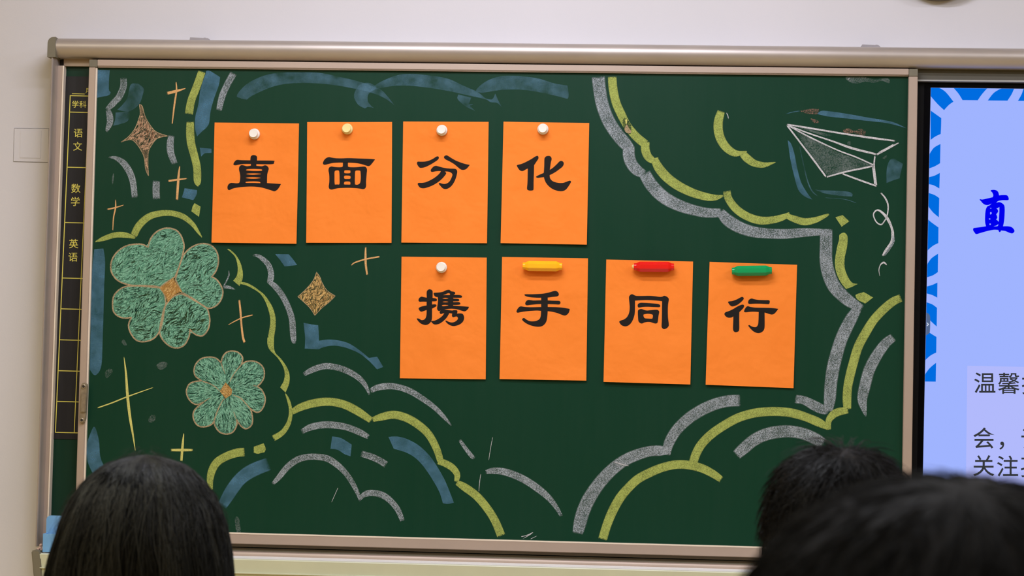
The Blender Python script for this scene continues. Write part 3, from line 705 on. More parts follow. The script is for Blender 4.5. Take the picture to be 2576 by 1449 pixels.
# ------------------------------------------------------------ printed characters (traced outlines: origin, scale 13.175)
CH = [
 ((560, 380), [('925,200 950,155 1015,130 1090,145 1135,190 1135,310! 1670,315 1700,360 1640,430 1115,430! 1115,485! 1150,490 1300,500 1400,470 1480,500 1525,580 1500,680 1475,800 1470,1060! 1930,1090! 1900,1150 1820,1270 1720,1330 1640,1310 1480,1260 1280,1205 1000,1175 700,1185 450,1215 330,1245 230,1290 180,1275 160,1200 190,1110 260,1060 330,1055 450,1068 540,1060! 570,1000 582,850 570,740 540,600 560,510 620,465 700,475 800,500 935,482! 935,425! 750,425 600,435 500,455 420,470 360,450 365,400 420,320 490,290 620,300 915,305!',
   '775,625 820,600 1000,590 1270,600 1305,625 1290,650 1150,658 950,655 790,640', '778,757 850,740 1030,735 1200,742 1280,757 1150,775 1000,785 850,775', '765,887 850,868 1010,862 1180,872 1265,887 1150,910 1000,918 850,908', '760,1040 790,1015 950,1003 1100,1003 1230,1020 1255,1062! 1150,1060 1000,1055 800,1055')]),
 ((800, 380), [('160,390 200,300 270,230 360,200 450,215 600,235 800,238 1000,230 1300,240 1840,265 1850,320 1790,400 1730,470 1670,495 1600,480 1480,440 1300,400 1150,385 990,380! 990,490 1020,525 1150,535 1300,530 1500,510 1580,530 1620,610 1610,750 1590,1000 1590,1150 1560,1230 1490,1260 1400,1245 1250,1225 1000,1215 700,1225 560,1250 450,1275 380,1250 355,1180 370,1050 375,900 365,750 345,640 365,550 440,510 540,525 680,535 790,525 818,490 820,380! 700,378 500,390 350,425 240,450 180,440',
   '545,850 545,700 570,650 640,635 690,650 705,720 712,900 708,1090 640,1105 555,1108! 545,1000', '865,680 880,640 970,632 1060,642 1070,680 1060,725 970,735 875,725', '860,860 880,815 970,808 1060,822 1078,870 1060,915 970,922 880,915', '858,1070 880,1015 970,1003 1055,1015 1070,1065 1062,1105 970,1108 870,1103', '1220,850 1225,700 1245,650 1310,638 1390,650 1405,700 1415,850 1405,1000 1370,1080 1290,1115 1222,1100! 1218,1000')]),
 ((1040, 380), [('115,400 140,350 230,350 380,345 520,310 650,250 750,185 810,172 840,210 810,280 700,360 550,450 380,530 240,553 180,525 135,460',), ('1010,210 1030,160 1090,138 1150,160 1250,225 1400,310 1550,370 1700,420 1865,455! 1800,540 1730,600 1640,620 1560,600 1470,530 1350,430 1200,340 1060,270',),
   ('570,640 590,590 660,515 740,485 830,505 1000,550 1180,575 1370,585 1430,620 1450,690 1430,800 1390,930 1320,1070 1230,1180 1120,1245 1040,1255 970,1230 900,1160 850,1100 840,1065 880,1055 960,1080 1050,1085 1140,1050 1210,980 1260,880 1290,790 1270,735 1200,690 1110,672 1030,675! 1075,710 1080,745 1030,820 940,920 800,1035 620,1140 420,1215 300,1230 210,1200 150,1120 145,1070 180,1052 300,1050 430,1020 600,940 740,850 860,740 910,660! 820,658 720,668 640,685 590,680',)]),
 ((1290, 380), [('135,490 160,455 280,425 430,360 600,270 740,180 820,155 850,200 840,260 780,350 705,465! 700,700 690,1000 685,1260 650,1300 570,1308 500,1290 470,1240 485,1050 492,800 495,575! 430,605 340,655 260,650 200,600',),
   ('1045,270 1065,210 1120,165 1220,160 1275,210 1285,280 1260,380 1225,620! 1330,550 1450,440 1550,340 1620,325 1680,370 1685,440 1640,520 1540,600 1400,700 1220,795! 1230,880 1270,950 1350,1010 1500,1050 1650,1055 1770,1020 1880,980 1930,1010 1900,1080 1800,1230 1720,1300 1620,1328 1480,1315 1330,1260 1200,1170 1100,1050 1050,940 1030,860! 920,872 830,885 770,860 790,830 900,775 1025,720! 1040,500',)]),
 ((1040, 720), [('435,220 450,150 500,108 550,103 610,130 635,190 632,385! 740,405 775,440 755,490 615,500! 615,605! 720,598 762,630 735,675 615,740! 615,900 612,1050 590,1150 530,1230 440,1278 360,1278 250,1240 160,1160 110,1080 130,1065 190,1080 260,1120 330,1115 390,1070 425,980 435,880 435,785! 340,820 260,842 210,815 170,745 200,700 290,665 435,635! 435,510! 300,508 200,510 165,465 190,390 260,345 340,360 440,378!',),
   ('665,230 700,215 850,205 980,180 1090,130 1190,120 1250,165 1350,185 1385,225 1355,270 1315,288! 1500,290 1590,310 1612,345 1580,378 1450,380 1315,380! 1325,410! 1480,420 1520,460 1490,492 1400,498 1315,500! 1320,528! 1500,525 1555,570 1520,610 1315,622! 1315,642! 1500,655 1840,680! 1810,750 1740,815 1680,830 1600,810 1450,765 1300,745 1150,750 1015,770! 1150,788 1290,805! 1340,792 1440,800 1458,850 1440,905! 1600,905 1660,960 1680,1060 1640,1170 1540,1260 1400,1312 1300,1318 1190,1280 1100,1210 1060,1155 1080,1138 1150,1170 1230,1198 1330,1195 1430,1140 1475,1070 1450,1010 1400,1005 1310,1025 1275,975 1285,905! 1190,890! 1100,1040 980,1160 860,1240 740,1268 660,1250 590,1180 600,1150 700,1140 830,1080 950,990 1025,890! 960,905 900,920 865,860 900,800! 850,822 800,790 782,730 800,600 812,480 805,360! 740,350 690,310',
    '975,295! 1060,265 1150,228 1200,240 1212,265 1195,290 1080,292', '955,400 1060,380 1160,398 1060,418', '955,517 1060,500 1160,517 1060,533', '940,640 975,620 1060,615 1160,632 1060,655 970,660')]),
 ((1290, 720), [('385,290 420,265 600,265 800,258 1000,245 1180,210 1340,165 1420,155 1490,190 1525,260 1510,310 1450,338 1300,355 1155,375! 1158,470! 1350,480 1540,488 1580,540 1540,602 1400,598 1158,592! 1158,688! 1400,692 1650,710 1885,750! 1870,840 1820,920 1750,965 1680,965 1600,935 1450,880 1300,845 1155,825! 1148,950 1120,1140 1060,1250 970,1320 850,1342 700,1325 560,1285 430,1220 330,1140 308,1095 345,1058 390,1060 450,1105 540,1150 640,1165 770,1150 870,1100 910,1040 930,950 935,815! 800,805 600,815 400,835 270,855 160,875 122,840 150,760 210,690 270,668 400,685 600,695 940,688! 938,590! 800,595 600,615 460,630 410,580 440,500 510,455 600,462 700,472 940,465! 940,378! 800,378 600,365 450,335',)]),
 ((1545, 730), [('490,270 500,200 550,145 610,135 680,170 750,188 900,190 1170,185 1350,200 1500,220 1590,215 1655,185 1730,205 1790,250 1812,310 1790,450 1780,650 1785,900 1812,1140 1790,1210 1740,1260 1660,1288 1610,1270 1572,1200 1580,1000 1585,600 1590,365! 1450,345 1150,325 900,330 690,345! 690,500 683,750 650,900 590,1040 510,1140 420,1190 330,1193 240,1155 180,1080 172,1035 220,1005 330,965 420,895 480,790 508,680 515,550 505,420',),
   ('778,500 800,450 870,418 1000,418 1200,430 1450,455 1525,500 1510,555 1400,560 1100,548 950,555 830,572 790,555',),
   ('785,720 800,660 860,628 920,625 1000,655 1090,672 1200,662 1380,648 1460,665 1492,720 1470,850 1440,1060 1380,1103 1310,1090 1200,1055 1100,1052 1000,1070 920,1103 850,1080 805,1020 790,880', '970,840 985,800 1110,780 1240,795 1282,830 1275,920 1240,945 1120,940 1020,930 985,890')]),
 ((1810, 735), [('285,330 310,305 430,290 580,235 700,170 770,158 805,205 770,270 680,355 570,430 430,470 360,440 310,380',), ('165,710 200,665 300,630 450,560 620,460 760,410 815,440 800,510 730,590 658,660! 655,900 655,1220 620,1300 530,1325 470,1290 448,1200 455,1000 460,800! 400,835 300,845 220,810 175,760',),
   ('950,320 980,250 1060,210 1150,230 1300,255 1500,262 1640,268 1668,320 1640,390 1550,392 1350,380 1150,380 1000,388 955,365',),
   ('815,620 850,540 900,480 950,465 1040,490 1200,510 1500,515 1750,525 1950,550! 1900,620 1820,710 1740,738 1650,720 1495,670! 1498,850 1498,1100 1480,1230 1420,1310 1330,1350 1240,1350 1130,1300 1040,1220 965,1130 960,1100 990,1088 1060,1130 1150,1158 1220,1150 1275,1080 1292,950 1300,655! 1150,645 1000,650 870,665 820,650',)]),
]
PAP = [[(539.6, 308), (752, 310.4), (746.3, 613.4), (533, 610.6)], [(772.7, 306.9), (986.3, 306.7), (985.3, 611.2), (771, 611)], [(1014.1, 305.5), (1229.1, 306.4), (1225.3, 612), (1010, 610.4)],
       [(1266.6, 306), (1482.3, 309.3), (1476.3, 615.7), (1259.6, 611.8)], [(1010, 645.6), (1224.4, 648), (1222, 954.2), (1006, 951.6)], [(1263, 646.3), (1479.2, 649.8), (1475, 957.5), (1257, 953.5)],
       [(1525.2, 652.8), (1743.6, 657.9), (1736.5, 967.2), (1518.4, 960.6)], [(1785.2, 658.7), (2005.3, 666.1), (1996, 976.5), (1775, 967.8)]]
CURL = [0.006, 0.0045, 0.003, 0.005, 0.003, 0.005, 0.007, 0.004]
LAB = ['leftmost orange sheet of the upper row, printed 直 in black', 'orange sheet under the cream magnet, printed 面 in black', 'orange sheet of the upper row right of the cream magnet, printed 分',
       'rightmost orange sheet of the upper row, printed 化 in black', 'leftmost orange sheet of the lower row, printed 携 under a white magnet', 'orange paper printed 手 held by the yellow chalk holder',
       'orange paper printed 同 held by the red chalk holder', 'orange paper printed 行 held by the green chalk holder']
for k in range(8):
    c = [P(x, y, -0.003) for x, y in PAP[k]]
    tl, trr, brr, bll = c
    ux = (trr-tl).normalized(); wv = (trr-tl).length; hv = (bll-tl).length
    def off(x, z, k=k, tl=tl, hv=hv, wv=wv):
        v = min(1, max(0, (tl.z-z)/hv)); u = min(1, max(0, (x-tl.x)/wv))
        return 0.0014+CURL[k]*v*v+0.0012*sin(u*5+k)*v+0.0010*(2*u-1)**2*(1 if k % 2 else 0.3)
    nx, nz = 14, 20; V, F = [], []
    for side in (0, 1):
        for j in range(nz+1):
            for i in range(nx+1):
                a = i/nx; b = j/nz
                p = (tl*(1-a)+trr*a)*(1-b)+(bll*(1-a)+brr*a)*b
                V.append(Vector((p.x, -off(p.x, p.z)+(0.00025 if side else 0), p.z)))
    m0 = (nx+1)*(nz+1)
    for j in range(nz):
        for i in range(nx):
            a = j*(nx+1)+i; q = [a, a+nx+1, a+nx+2, a+1]; F.append(q); F.append([v+m0 for v in q[::-1]])
    edge = [i for i in range(nx+1)]+[(j*(nx+1)+nx) for j in range(1, nz+1)]+[nz*(nx+1)+i for i in range(nx-1, -1, -1)]+[j*(nx+1) for j in range(nz-1, 0, -1)]
    for a, b in zip(edge, edge[1:]+edge[:1]): F.append([a, b, b+m0, a+m0])
    o = mk('paper_sheet', V, F, M['paper'], smooth=True, base=(c[3].x, -0.002, c[3].z)); o.data.set_sharp_from_angle(angle=radians(40))
    tag(o, LAB[k], 'paper', 'orange A4 sheets with one printed character each')
    def mp(a, b, off=off):
        p = P(a, b, -0.004); return Vector((p.x, -off(p.x, p.z)-0.00035, p.z))
    org, parts = CH[k]
    n0 = None
    for pt in parts:
        q = outline_fill('printed_stroke' if len(parts) > 1 else 'printed_character', 0, 'ink', pt[0], o, 0, pt[1:], org, 13.175, 5, mp)

# magnets
for (mx, my), m, lab in [((640.8, 337.5), 'white_plastic', 'white round magnet on the leftmost upper sheet, printed 直'), ((874.3, 325), 'cream_plastic', 'cream yellow round magnet on the sheet printed 面'),
                         ((1112, 328.3), 'white_plastic', 'white round magnet on the third upper sheet, printed 分'), ((1366, 325.3), 'white_plastic', 'white round magnet on the rightmost upper sheet, printed 化'),
                         ((1111, 673), 'white_plastic', 'white round magnet on the lower row, sheet printed 携')]:
    c = P(mx, my, -0.003); c.y = -0.0022
    t = thing('round_magnet', c, lab, 'magnet', 'round magnets holding the sheets')
    lathe('magnet_base', [(0.0128, 0.0), (0.0134, 0.0012), (0.0136, 0.004), (0.0130, 0.0072), (0.0112, 0.0085), (0.0096, 0.010), (0.0092, 0.016)], c, M[m], t, 36)
    lathe('magnet_cap', [(0.0092, 0.0155), (0.0106, 0.0165), (0.0109, 0.0190), (0.0106, 0.0208), (0.0098, 0.0216), (0.006, 0.0214), (0.0001, 0.0213)], c, M[m], t, 36)

# chalk holders: eight-sided tubes
def holder(pa, pb, m, lab, tip=None):
    a = P(*pa, -0.016); b = P(*pb, -0.016); ax = (b-a); L = ax.length; ax.normalize()
    up = Vector((0, -1, 0)).cross(ax)*-1
    if up.z < 0: up = -up
    fw = Vector((0, -1, 0))
    def tube(name, prof, par, n=8):
        V, F = [], []
        for s, r in prof:
            for k in range(n):
                an = (k+0.5)*2*pi/n; V.append(a+ax*s+(up*cos(an)+fw*sin(an))*r)
        for i in range(len(prof)-1):
            for k in range(n): F.append([i*n+k, i*n+(k+1) % n, (i+1)*n+(k+1) % n, (i+1)*n+k])
        F.append(list(range(n))); F.append(list(range((len(prof)-1)*n, len(prof)*n)))
        o = mk(name, V, F, M[m] if par is None or name != 'chalk_tip' else M['yellow_chalk'], par); fixn(o); return o
    t = thing('chalk_holder', a.lerp(b, 0.5)-Vector((0, 0, 0.013)), lab, 'chalk holder', 'plastic chalk holders used as magnets')
    bevelled(tube('holder_body', [(0.006, 0.0095), (0.014, 0.0132), (L-0.014, 0.0132), (L-0.006, 0.0095)], t), 0.0007, 2)
    bevelled(tube('holder_collar', [(0.0, 0.0088), (0.007, 0.0094)], t), 0.0006, 1)
    bevelled(tube('holder_collar', [(L-0.0072, 0.0094), (L, 0.0088)], t), 0.0006, 1)
    if tip: tube('chalk_tip', [(-0.0045, 0.0035), (-0.002, 0.0055), (0.004, 0.0058)], t, 10)
holder((1315, 669), (1414.5, 670.5), 'yellow_plastic', 'yellow plastic chalk holder pinning the sheet printed 手')
holder((1594.5, 671), (1695.5, 671.5), 'red_plastic', 'red plastic chalk holder with a chalk tip showing', True)
holder((1841, 682), (1941.5, 680.5), 'green_plastic', 'green plastic chalk holder pinning the sheet printed 行')

# ------------------------------------------------------------ timetable sheet on the rear board
YT = 0.024
tb_ = pprism('timetable_sheet', [(165.3, 192), (250, 193), (232, 1106), (123.5, 1103.5), (130.5, 842), (138.5, 840)], YT, YT+0.0012, M['sticker'])
tag(tb_, 'black timetable sheet with yellow grid, half hidden behind the sliding green board', 'timetable')
def bar(xa, ya, xb, yb, wd, m='yellow_print', par=None, y=YT-0.0004):
    a = Vector((xa, ya)); b = Vector((xb, yb)); d = (b-a).normalized(); n = Vector((-d.y, d.x))*wd/2
    q = [a+n, b+n, b-n, a-n]; V = [P(v.x, v.y, y) for v in q]
    nr = (V[1]-V[0]).cross(V[2]-V[0])
    return mk('grid_line', V, [[0, 1, 2, 3] if nr.y < 0 else [3, 2, 1, 0]], M[m], par or tb_)
def xl(y): return 176.8+(139.3-176.8)*(y-240)/(1087.7-240)
def xr(y): return 216.2+(186.9-216.2)*(y-430)/(1087-430)
bar(176.8, 239.5, 139.3, 1088.5, 2.3); bar(222, 300, 186.7, 1088, 1.9)
for yy, x2 in [(240.5, 232), (281.8, 232), (420.5, 225), (559.7, 222), (699.3, 218), (776.8, 214), (854.8, 212), (932.5, 208), (1009.8, 205), (1087.5, 202)]:
    bar(xl(yy)-0.8, yy, x2, yy+(x2-xl(yy))*0.025, 2.1)
bar(181, 235.6, 213, 236.5, 1.6)

def glyph(name, ch, cx, cy, size, mat, parent, y, bold=0.0, sx=1.0):
    """one printed character, centred on pixel (cx, cy), size in px"""
    cu = bpy.data.curves.new('glyph', 'FONT'); cu.body = ch; cu.size = 1.0; cu.offset = bold; cu.resolution_u = 4
    to = bpy.data.objects.new('glyph', cu); COL.objects.link(to)
    dg = bpy.context.evaluated_depsgraph_get(); me = to.evaluated_get(dg).to_mesh()
    vs_ = [v.co.copy() for v in me.vertices]; fs = [list(p.vertices) for p in me.polygons]
    to.evaluated_get(dg).to_mesh_clear(); bpy.data.objects.remove(to); bpy.data.curves.remove(cu)
    # CJK glyph cell: 1 em wide; centre about (0.5, 0.38)
    V = []
    for v in vs_:
        V.append(P(cx+(v.x-0.5*EM)*size/EM*sx, cy-(v.y-0.38*EM)*size/EM, y))
    F = []
    for f in fs:
        a, b, c = V[f[0]], V[f[1]], V[f[2]]
        F.append(f if (b-a).cross(c-a).y < 0 else f[::-1])
    return mk(name, V, F, mat, parent)
EM = 1.0
YP = M['yellow_print']
for ch, x, y, s in [('学', 189.5, 262, 18.5), ('科', 208.5, 262.5, 18.5), ('语', 196.8, 334.5, 24), ('文', 195.3, 368, 24), ('数', 190.7, 473.8, 24.5), ('学', 189.5, 507, 24.5), ('英', 185.2, 613, 24.5), ('语', 183.6, 646.5, 24.5), ('月', 222, 228, 15)]:
    glyph('printed_character', ch, x, y, s, YP, tb_, YT-0.0004, 0.005)

# ------------------------------------------------------------ the display
YD = 0.030
ds = thing('interactive_display', (3.0, 0.03, 0.98), 'large black-framed interactive display showing a pale blue slide', 'display')
a0 = P(2341, 221, YD)
a1 = P(2321.3, 1192, YD); tdir = (a1-a0)
X0 = a0.x; ZT = a0.z; WD, HD = 1.9, 1.07
def SP(px, py): return P(px, py, YD-0.0006)
xl0 = P(2309, 221, 0.028).x-0.02
box('bezel', xl0, X0+WD+0.03, 0.028, YW, ZT-HD-0.03, P(2341, 203.5, 0.028).z, M['bezel'], ds)
vst = pprism('bezel_strip', [(2300, 204), (2325.3, 204.2), (2304.5, 1300), (2280, 1300)], 0.0268, 0.03, M['bezel_edge'], ds)
M['slide'] = mat_emit('slide_background', (160, 180, 255)); M['slide_box'] = mat_emit('slide_text_box', (178, 186, 252))
M['slide_blue'] = mat_emit('slide_border_blue', (0, 108, 224)); M['slide_ink'] = mat_emit('slide_text_ink', (52, 54, 58)); M['slide_title'] = mat_emit('slide_title_blue', (0, 0, 238))
M['tab'] = mat_emit('slide_tab_grey', (84, 104, 140)); M['chev'] = mat_emit('slide_chevron', (214, 222, 240))
def xline(z): return a0.x+(a1.x-a0.x)*(a0.z-z)/(a0.z-a1.z)
V = [Vector((xline(ZT-HD), 0.0272, ZT-HD)), Vector((X0+WD, 0.0272, ZT-HD)), Vector((X0+WD, 0.0272, ZT)), Vector((X0, 0.0272, ZT))]
YS = 0.0272
pnl = mk('screen_panel', V, [[0, 1, 2, 3]], M['slide'], ds); pnl['label'] = 'lit pale blue slide'
# text box
b0 = P(2433.5, 920, YS-0.0003)
b2 = P(2411+13, 1380, YS-0.0003)
mk('text_box', [Vector((b0.x, YS-0.0003, ZT-HD+0.06)), Vector((X0+WD-0.06, YS-0.0003, ZT-HD+0.06)), Vector((X0+WD-0.06, YS-0.0003, b0.z)), Vector((b0.x, YS-0.0003, b0.z))], [[0, 1, 2, 3]], M['slide_box'], pnl)
def slidepatch(crop, s, m='slide_blue', name='border_pattern', dy=0.0004):
    ox, oy, sc = CROP[crop]
    def mp(a, b):
        p = P(a, b, YS-dy); p.x = max(p.x, xline(p.z)+0.0003); p.z = min(p.z, ZT-0.0003); return p
    return outline_fill(name, crop, m, s, pnl, 0, (), (ox, oy), sc, 4, mp)
unit = [(22, '1412,1080! 1545,1175! 1543,1280 1538,1372! 1470,1405 1412,1447!'),
        (18, '1535,110! 1530,350! 1460,390 1390,415! 1390,250! 1450,160'), (18, '1527,470! 1521,665! 1450,625 1383,610! 1383,525! 1460,505'), (18, '1383,720! 1460,745 1520,785! 1515,1025! 1440,960 1378,880!')]
slidepatch(22, '1412,797! 1520,797! 1600,850 1697,970! 1640,1010 1580,1075! 1500,1000 1412,900!')
slidepatch(22, '1700,800! 2120,800! 2050,880 2000,952! 1810,950! 1760,870')
slidepatch(22, '2295,803! 2455,803! 2420,880 2370,957! 2125,955! 2200,860')
slidepatch(22, '2570,806! 2800,810! 2760,960! 2500,960! 2545,880')
for c, s in unit: slidepatch(c, s)
slidepatch(18, '1375,1050! 1440,1100 1510,1150! 1508,1345! 1440,1380 1370,1440!')
for c, s in [(19, '1505,90! 1502,320! 1440,360 1365,385! 1365,230! 1420,150'), (19, '1497,450! 1495,638! 1430,605 1358,585! 1358,500! 1430,480'), (19, '1354,695! 1430,720 1492,765! 1488,998! 1410,925 1350,850!'),
             (19, '1350,1030! 1400,1075 1485,1128! 1482,1322! 1410,1360 1342,1420!'), (20, '1480,62! 1476,298! 1337,296! 1338,212! 1400,130')]:
    slidepatch(c, s)
# the border goes on to the right of the frame
s0 = P(2600, 222, YS).x
for k in range(5):
    x = s0+0.10+k*0.27
    for d0, d1, e0, e1 in ((0.0, 0.085, 0.018, 0.066), (0.115, 0.150, 0.10, 0.150), (0.172, 0.212, 0.178, 0.206)):
        mk('border_pattern', [Vector((x+d0, YS-0.0004, ZT-0.0005)), Vector((x+e0, YS-0.0004, ZT-0.03)), Vector((x+e1, YS-0.0004, ZT-0.03)), Vector((x+d1, YS-0.0004, ZT-0.0005))], [[0, 1, 2, 3]], M['slide_blue'], pnl)
tbm = slidepatch(19, '1340,822! 1385,838 1406,885 1404,1045 1390,1085 1340,1115!', 'tab', 'side_tab', 0.0008)
slidepatch(19, '1362,952! 1370,948! 1392,970! 1372,994! 1363,988! 1378,970!', 'chev', 'tab_arrow', 0.0012)
outline_fill('slide_title', 0, 'slide_title', '690,110 730,85 830,90 900,140 930,240! 1020,230 1140,235 1185,280 1200,350 1160,375 1020,375 900,400 855,450! 910,430 980,440 1060,500 1085,580 1085,750 1070,950 1040,1105! 1180,1105 1280,1130 1350,1200 1355,1260 1300,1305 1220,1290 1100,1240 985,1225! 960,1265 930,1262 905,1210! 780,1205 600,1240 420,1290 290,1325 240,1280 200,1215 210,1160 250,1150 400,1130 560,1105! 535,980 535,820 555,640 600,550 660,520 715,470! 640,505 560,510 480,470 410,390 385,365 400,345 460,355 600,325 750,290! 765,230 735,160',
             pnl, 0, ('855,605! 900,590 935,565! 935,700 920,980! 880,940 845,915! 880,860 850,770! 900,700 890,640', '675,600 695,592 715,600 695,612', '680,715 705,710 722,740 700,770 680,770', '648,885 690,900 655,918', '665,1030 690,1032 697,1052 675,1070 660,1055', '775,1108! 850,1085 905,1045! 885,1100'),
             (2430, 470), 11.144, 5, lambda a, b: P(a, b, YS-0.0008))
# title goes on to the right at the same size
for k, ch in enumerate(['温', '馨', '提']): glyph('slide_character', ch, 2056+2088/4.954+k*60.2, 900+312/4.954+k*1.2, 57, M['slide_ink'], pnl, YS-0.0008, 0.006)
for k, ch in enumerate(['会', '，', '请']): glyph('slide_character', ch, 2056+2077/4.954+k*60.2, 900+1000/4.954+k*1.2, 57, M['slide_ink'], pnl, YS-0.0008, 0.006)
for k, ch in enumerate(['关', '注', '孩']): glyph('slide_character', ch, 2056+2073/4.954+k*60.2, 900+1345/4.954+k*1.2, 57, M['slide_ink'], pnl, YS-0.0008, 0.006)

# ------------------------------------------------------------ small things on wall and tray
# blank cover plate
wp = thing('wall_plate', P(78, 408, YW), 'blank square cover plate painted like the wall, left of the board', 'wall plate')
def plate(name, q, yf, bev): 
    o = prism(name, [P(x, y, YW) - Vector((0, YW-yf, 0)) for x, y in q], YW, M['wall'], wp); bevelled(o, bev, 2); return o
plate('plate_base', [(36, 322), (124, 323), (122, 409), (33.5, 407)], YW-0.0018, 0.0016)
plate('plate_cover', [(51.5, 329), (105, 329.5), (103.5, 399), (50.2, 398)], YW-0.0028, 0.0008)
# clock whose lower rim just enters the frame
cc = P(2359.5, 3.5, YW); R = 0.137; cc = Vector((cc.x, YW, cc.z+R))
ck = thing('wall_clock', cc, 'round dark-rimmed wall clock cut off by the top of the photo', 'clock')
lathe('clock_rim', [(R, 0.0), (R, 0.028), (R-0.005, 0.033), (R-0.012, 0.033), (R-0.014, 0.024), (R-0.014, 0.0)], cc, M['clock_rim'], ck, 64)
lathe('clock_face', [(R-0.0135, 0.001), (R-0.0135, 0.018), (0.0001, 0.018)], cc, M['white_plastic'], ck, 64)
for ang, L, wd in ((50, 0.06, 0.006), (-75, 0.09, 0.004)):
    d = Vector((sin(radians(ang)), 0, cos(radians(ang)))); n = Vector((d.z, 0, -d.x))*wd/2
    b = Vector((cc.x, YW-0.021, cc.z))
    prism('clock_hand', [b-d*0.01+n, b+d*L+n*0.5, b+d*L-n*0.5, b-d*0.01-n], YW-0.019, M['dark'], ck)
# blue chalk box on the tray
yb0, yf0 = -0.052, -0.090
cb = thing('chalk_box', P(145, 1388.5, yf0), 'blue plastic open chalk box with a tall rounded back standing on the tray', 'box')
bx0 = P(106.5, 1389, yf0); bx1 = Vector((bx0.x+0.118, yf0, bx0.z)); zt = P(107, 1342.5, yf0).z
zb_ = bx0.z+0.0004; th = 0.0022
def bb(x0, x1, y0, y1, z0, z1, nm): return bevelled(box(nm, x0, x1, y0, y1, z0, z1, M['blue_plastic'], cb), 0.0006, 1)
bb(bx0.x, bx1.x, yf0, yf0+th, zb_, zt, 'front_panel')
bb(bx0.x, bx0.x+th, yf0+th, yb0, zb_, zt, 'side_panel'); bb(bx1.x-th, bx1.x, yf0+th, yb0, zb_, zt, 'side_panel')
bb(bx0.x+th, bx1.x-th, yf0+th, yb0, zb_, zb_+th, 'bottom_panel')
pa = P(117, 1342, yb0); zt2 = P(124, 1296.5, yb0).z; xa, xb = pa.x-0.0005, bx1.x-0.008; r = 0.0105
q = [(xa, zb_), (xb, zb_)]
for i in range(7): an = radians(i*15); q.append((xb-r+r*cos(an), zt2-r+r*sin(an)))
for i in range(7): an = radians(90+i*15); q.append((xa+r+r*cos(an), zt2-r+r*sin(an)))
prism('back_panel', [(x, yb0-0.0026, z) for x, z in q], yb0, M['blue_plastic'], cb)
# crumbs of chalk beside it
def crumb(px, py, r, m, rnd, lab):
    c = P(px, py, -0.070); V, F = [], []
    n = 7
    for i in range(4):
        for k in range(n):
            th_ = -pi/2+pi*(i+0.5)/4; rr = r*(0.8+0.4*rnd.random())
            V.append((c.x+rr*1.2*cos(th_)*cos(2*pi*k/n), c.y+rr*cos(th_)*sin(2*pi*k/n), c.z+rr*sin(th_)))
    for i in range(3):
        for k in range(n): F.append([i*n+k, i*n+(k+1) % n, (i+1)*n+(k+1) % n, (i+1)*n+k])
    F.append(list(range(n))); F.append(list(range(3*n, 4*n)))
    o = mk('chalk_stub', V, F, m); fixn(o)
    return tag(o, lab, 'chalk', 'chalk stubs beside the blue box')
rr_ = random.Random(3)
pk = mat_simple('pink_chalk_stub', (214, 180, 168), 0.9)
for px, py, r, lab in [(101.0, 1378.0, 0.0036, 'largest pinkish chalk stub, in the middle of the little heap left of the blue box'), (103.6, 1382.5, 0.003, 'lowest pinkish chalk stub, lying against the blue box on the tray'),
                       (96.5, 1381.5, 0.0028, 'leftmost tiny chalk stub, beside the tray end cap'), (103.2, 1371.0, 0.0034, 'topmost pinkish chalk stub, resting on the heap left of the blue box')]: crumb(px, py, r, pk, rr_, lab)

# ------------------------------------------------------------ people (seen from behind, seated)
def skinned(name, joints, edges, mat, parent=None, base=None, sub=2, extra=None, voxel=None):
    me = bpy.data.meshes.new(name); me.from_pydata([j[:3] for j in joints], edges, []); me.update()
    o = bpy.data.objects.new(name, me); COL.objects.link(o)
    o.modifiers.new('skin', 'SKIN'); 
    for i, j in enumerate(joints):
        sv = me.skin_vertices[0].data[i]; sv.radius = (j[3], j[4] if len(j) > 4 else j[3]); sv.use_root = (i == 0)
    m = o.modifiers.new('sub', 'SUBSURF'); m.levels = sub; m.render_levels = sub
    dg = bpy.context.evaluated_depsgraph_get(); ev = bpy.data.meshes.new_from_object(o.evaluated_get(dg))
    bpy.data.objects.remove(o)
    V = [v.co.copy() for v in ev.vertices]; F = [list(p.vertices) for p in ev.polygons]
    if extra:
        for v2, f2 in extra:
            n = len(V); V += v2; F += [[i+n for i in f] for f in f2]
    o = mk(name, V, F, mat, parent, smooth=True, base=base)
    if voxel:
        r = o.modifiers.new('remesh', 'REMESH'); r.mode = 'VOXEL'; r.voxel_size = voxel; r.use_smooth_shade = True
        dg = bpy.context.evaluated_depsgraph_get(); ev2 = bpy.data.meshes.new_from_object(o.evaluated_get(dg))
        o.modifiers.clear(); o.data = ev2
    return o
def ellip(c, rx, ry, rz, n=24, m=16, f=None):
    V, F = [], []
    for i in range(1, m):
        th = pi*i/m
        for k in range(n):
            a = 2*pi*k/n; d = Vector((sin(th)*cos(a), sin(th)*sin(a), cos(th)))
            p = Vector((d.x*rx, d.y*ry, d.z*rz)); 
            if f: p = f(p, d)
            V.append(Vector(c)+p)
    V += [Vector(c)+Vector((0, 0, rz)), Vector(c)-Vector((0, 0, rz))]
    for i in range(m-2):
        for k in range(n): F.append([i*n+k, (i+1)*n+k, (i+1)*n+(k+1) % n, i*n+(k+1) % n])
    t = len(V)-2
    for k in range(n): F.append([t, k, (k+1) % n]); F.append([t+1, (m-2)*n+(k+1) % n, (m-2)*n+k])
    return V, F

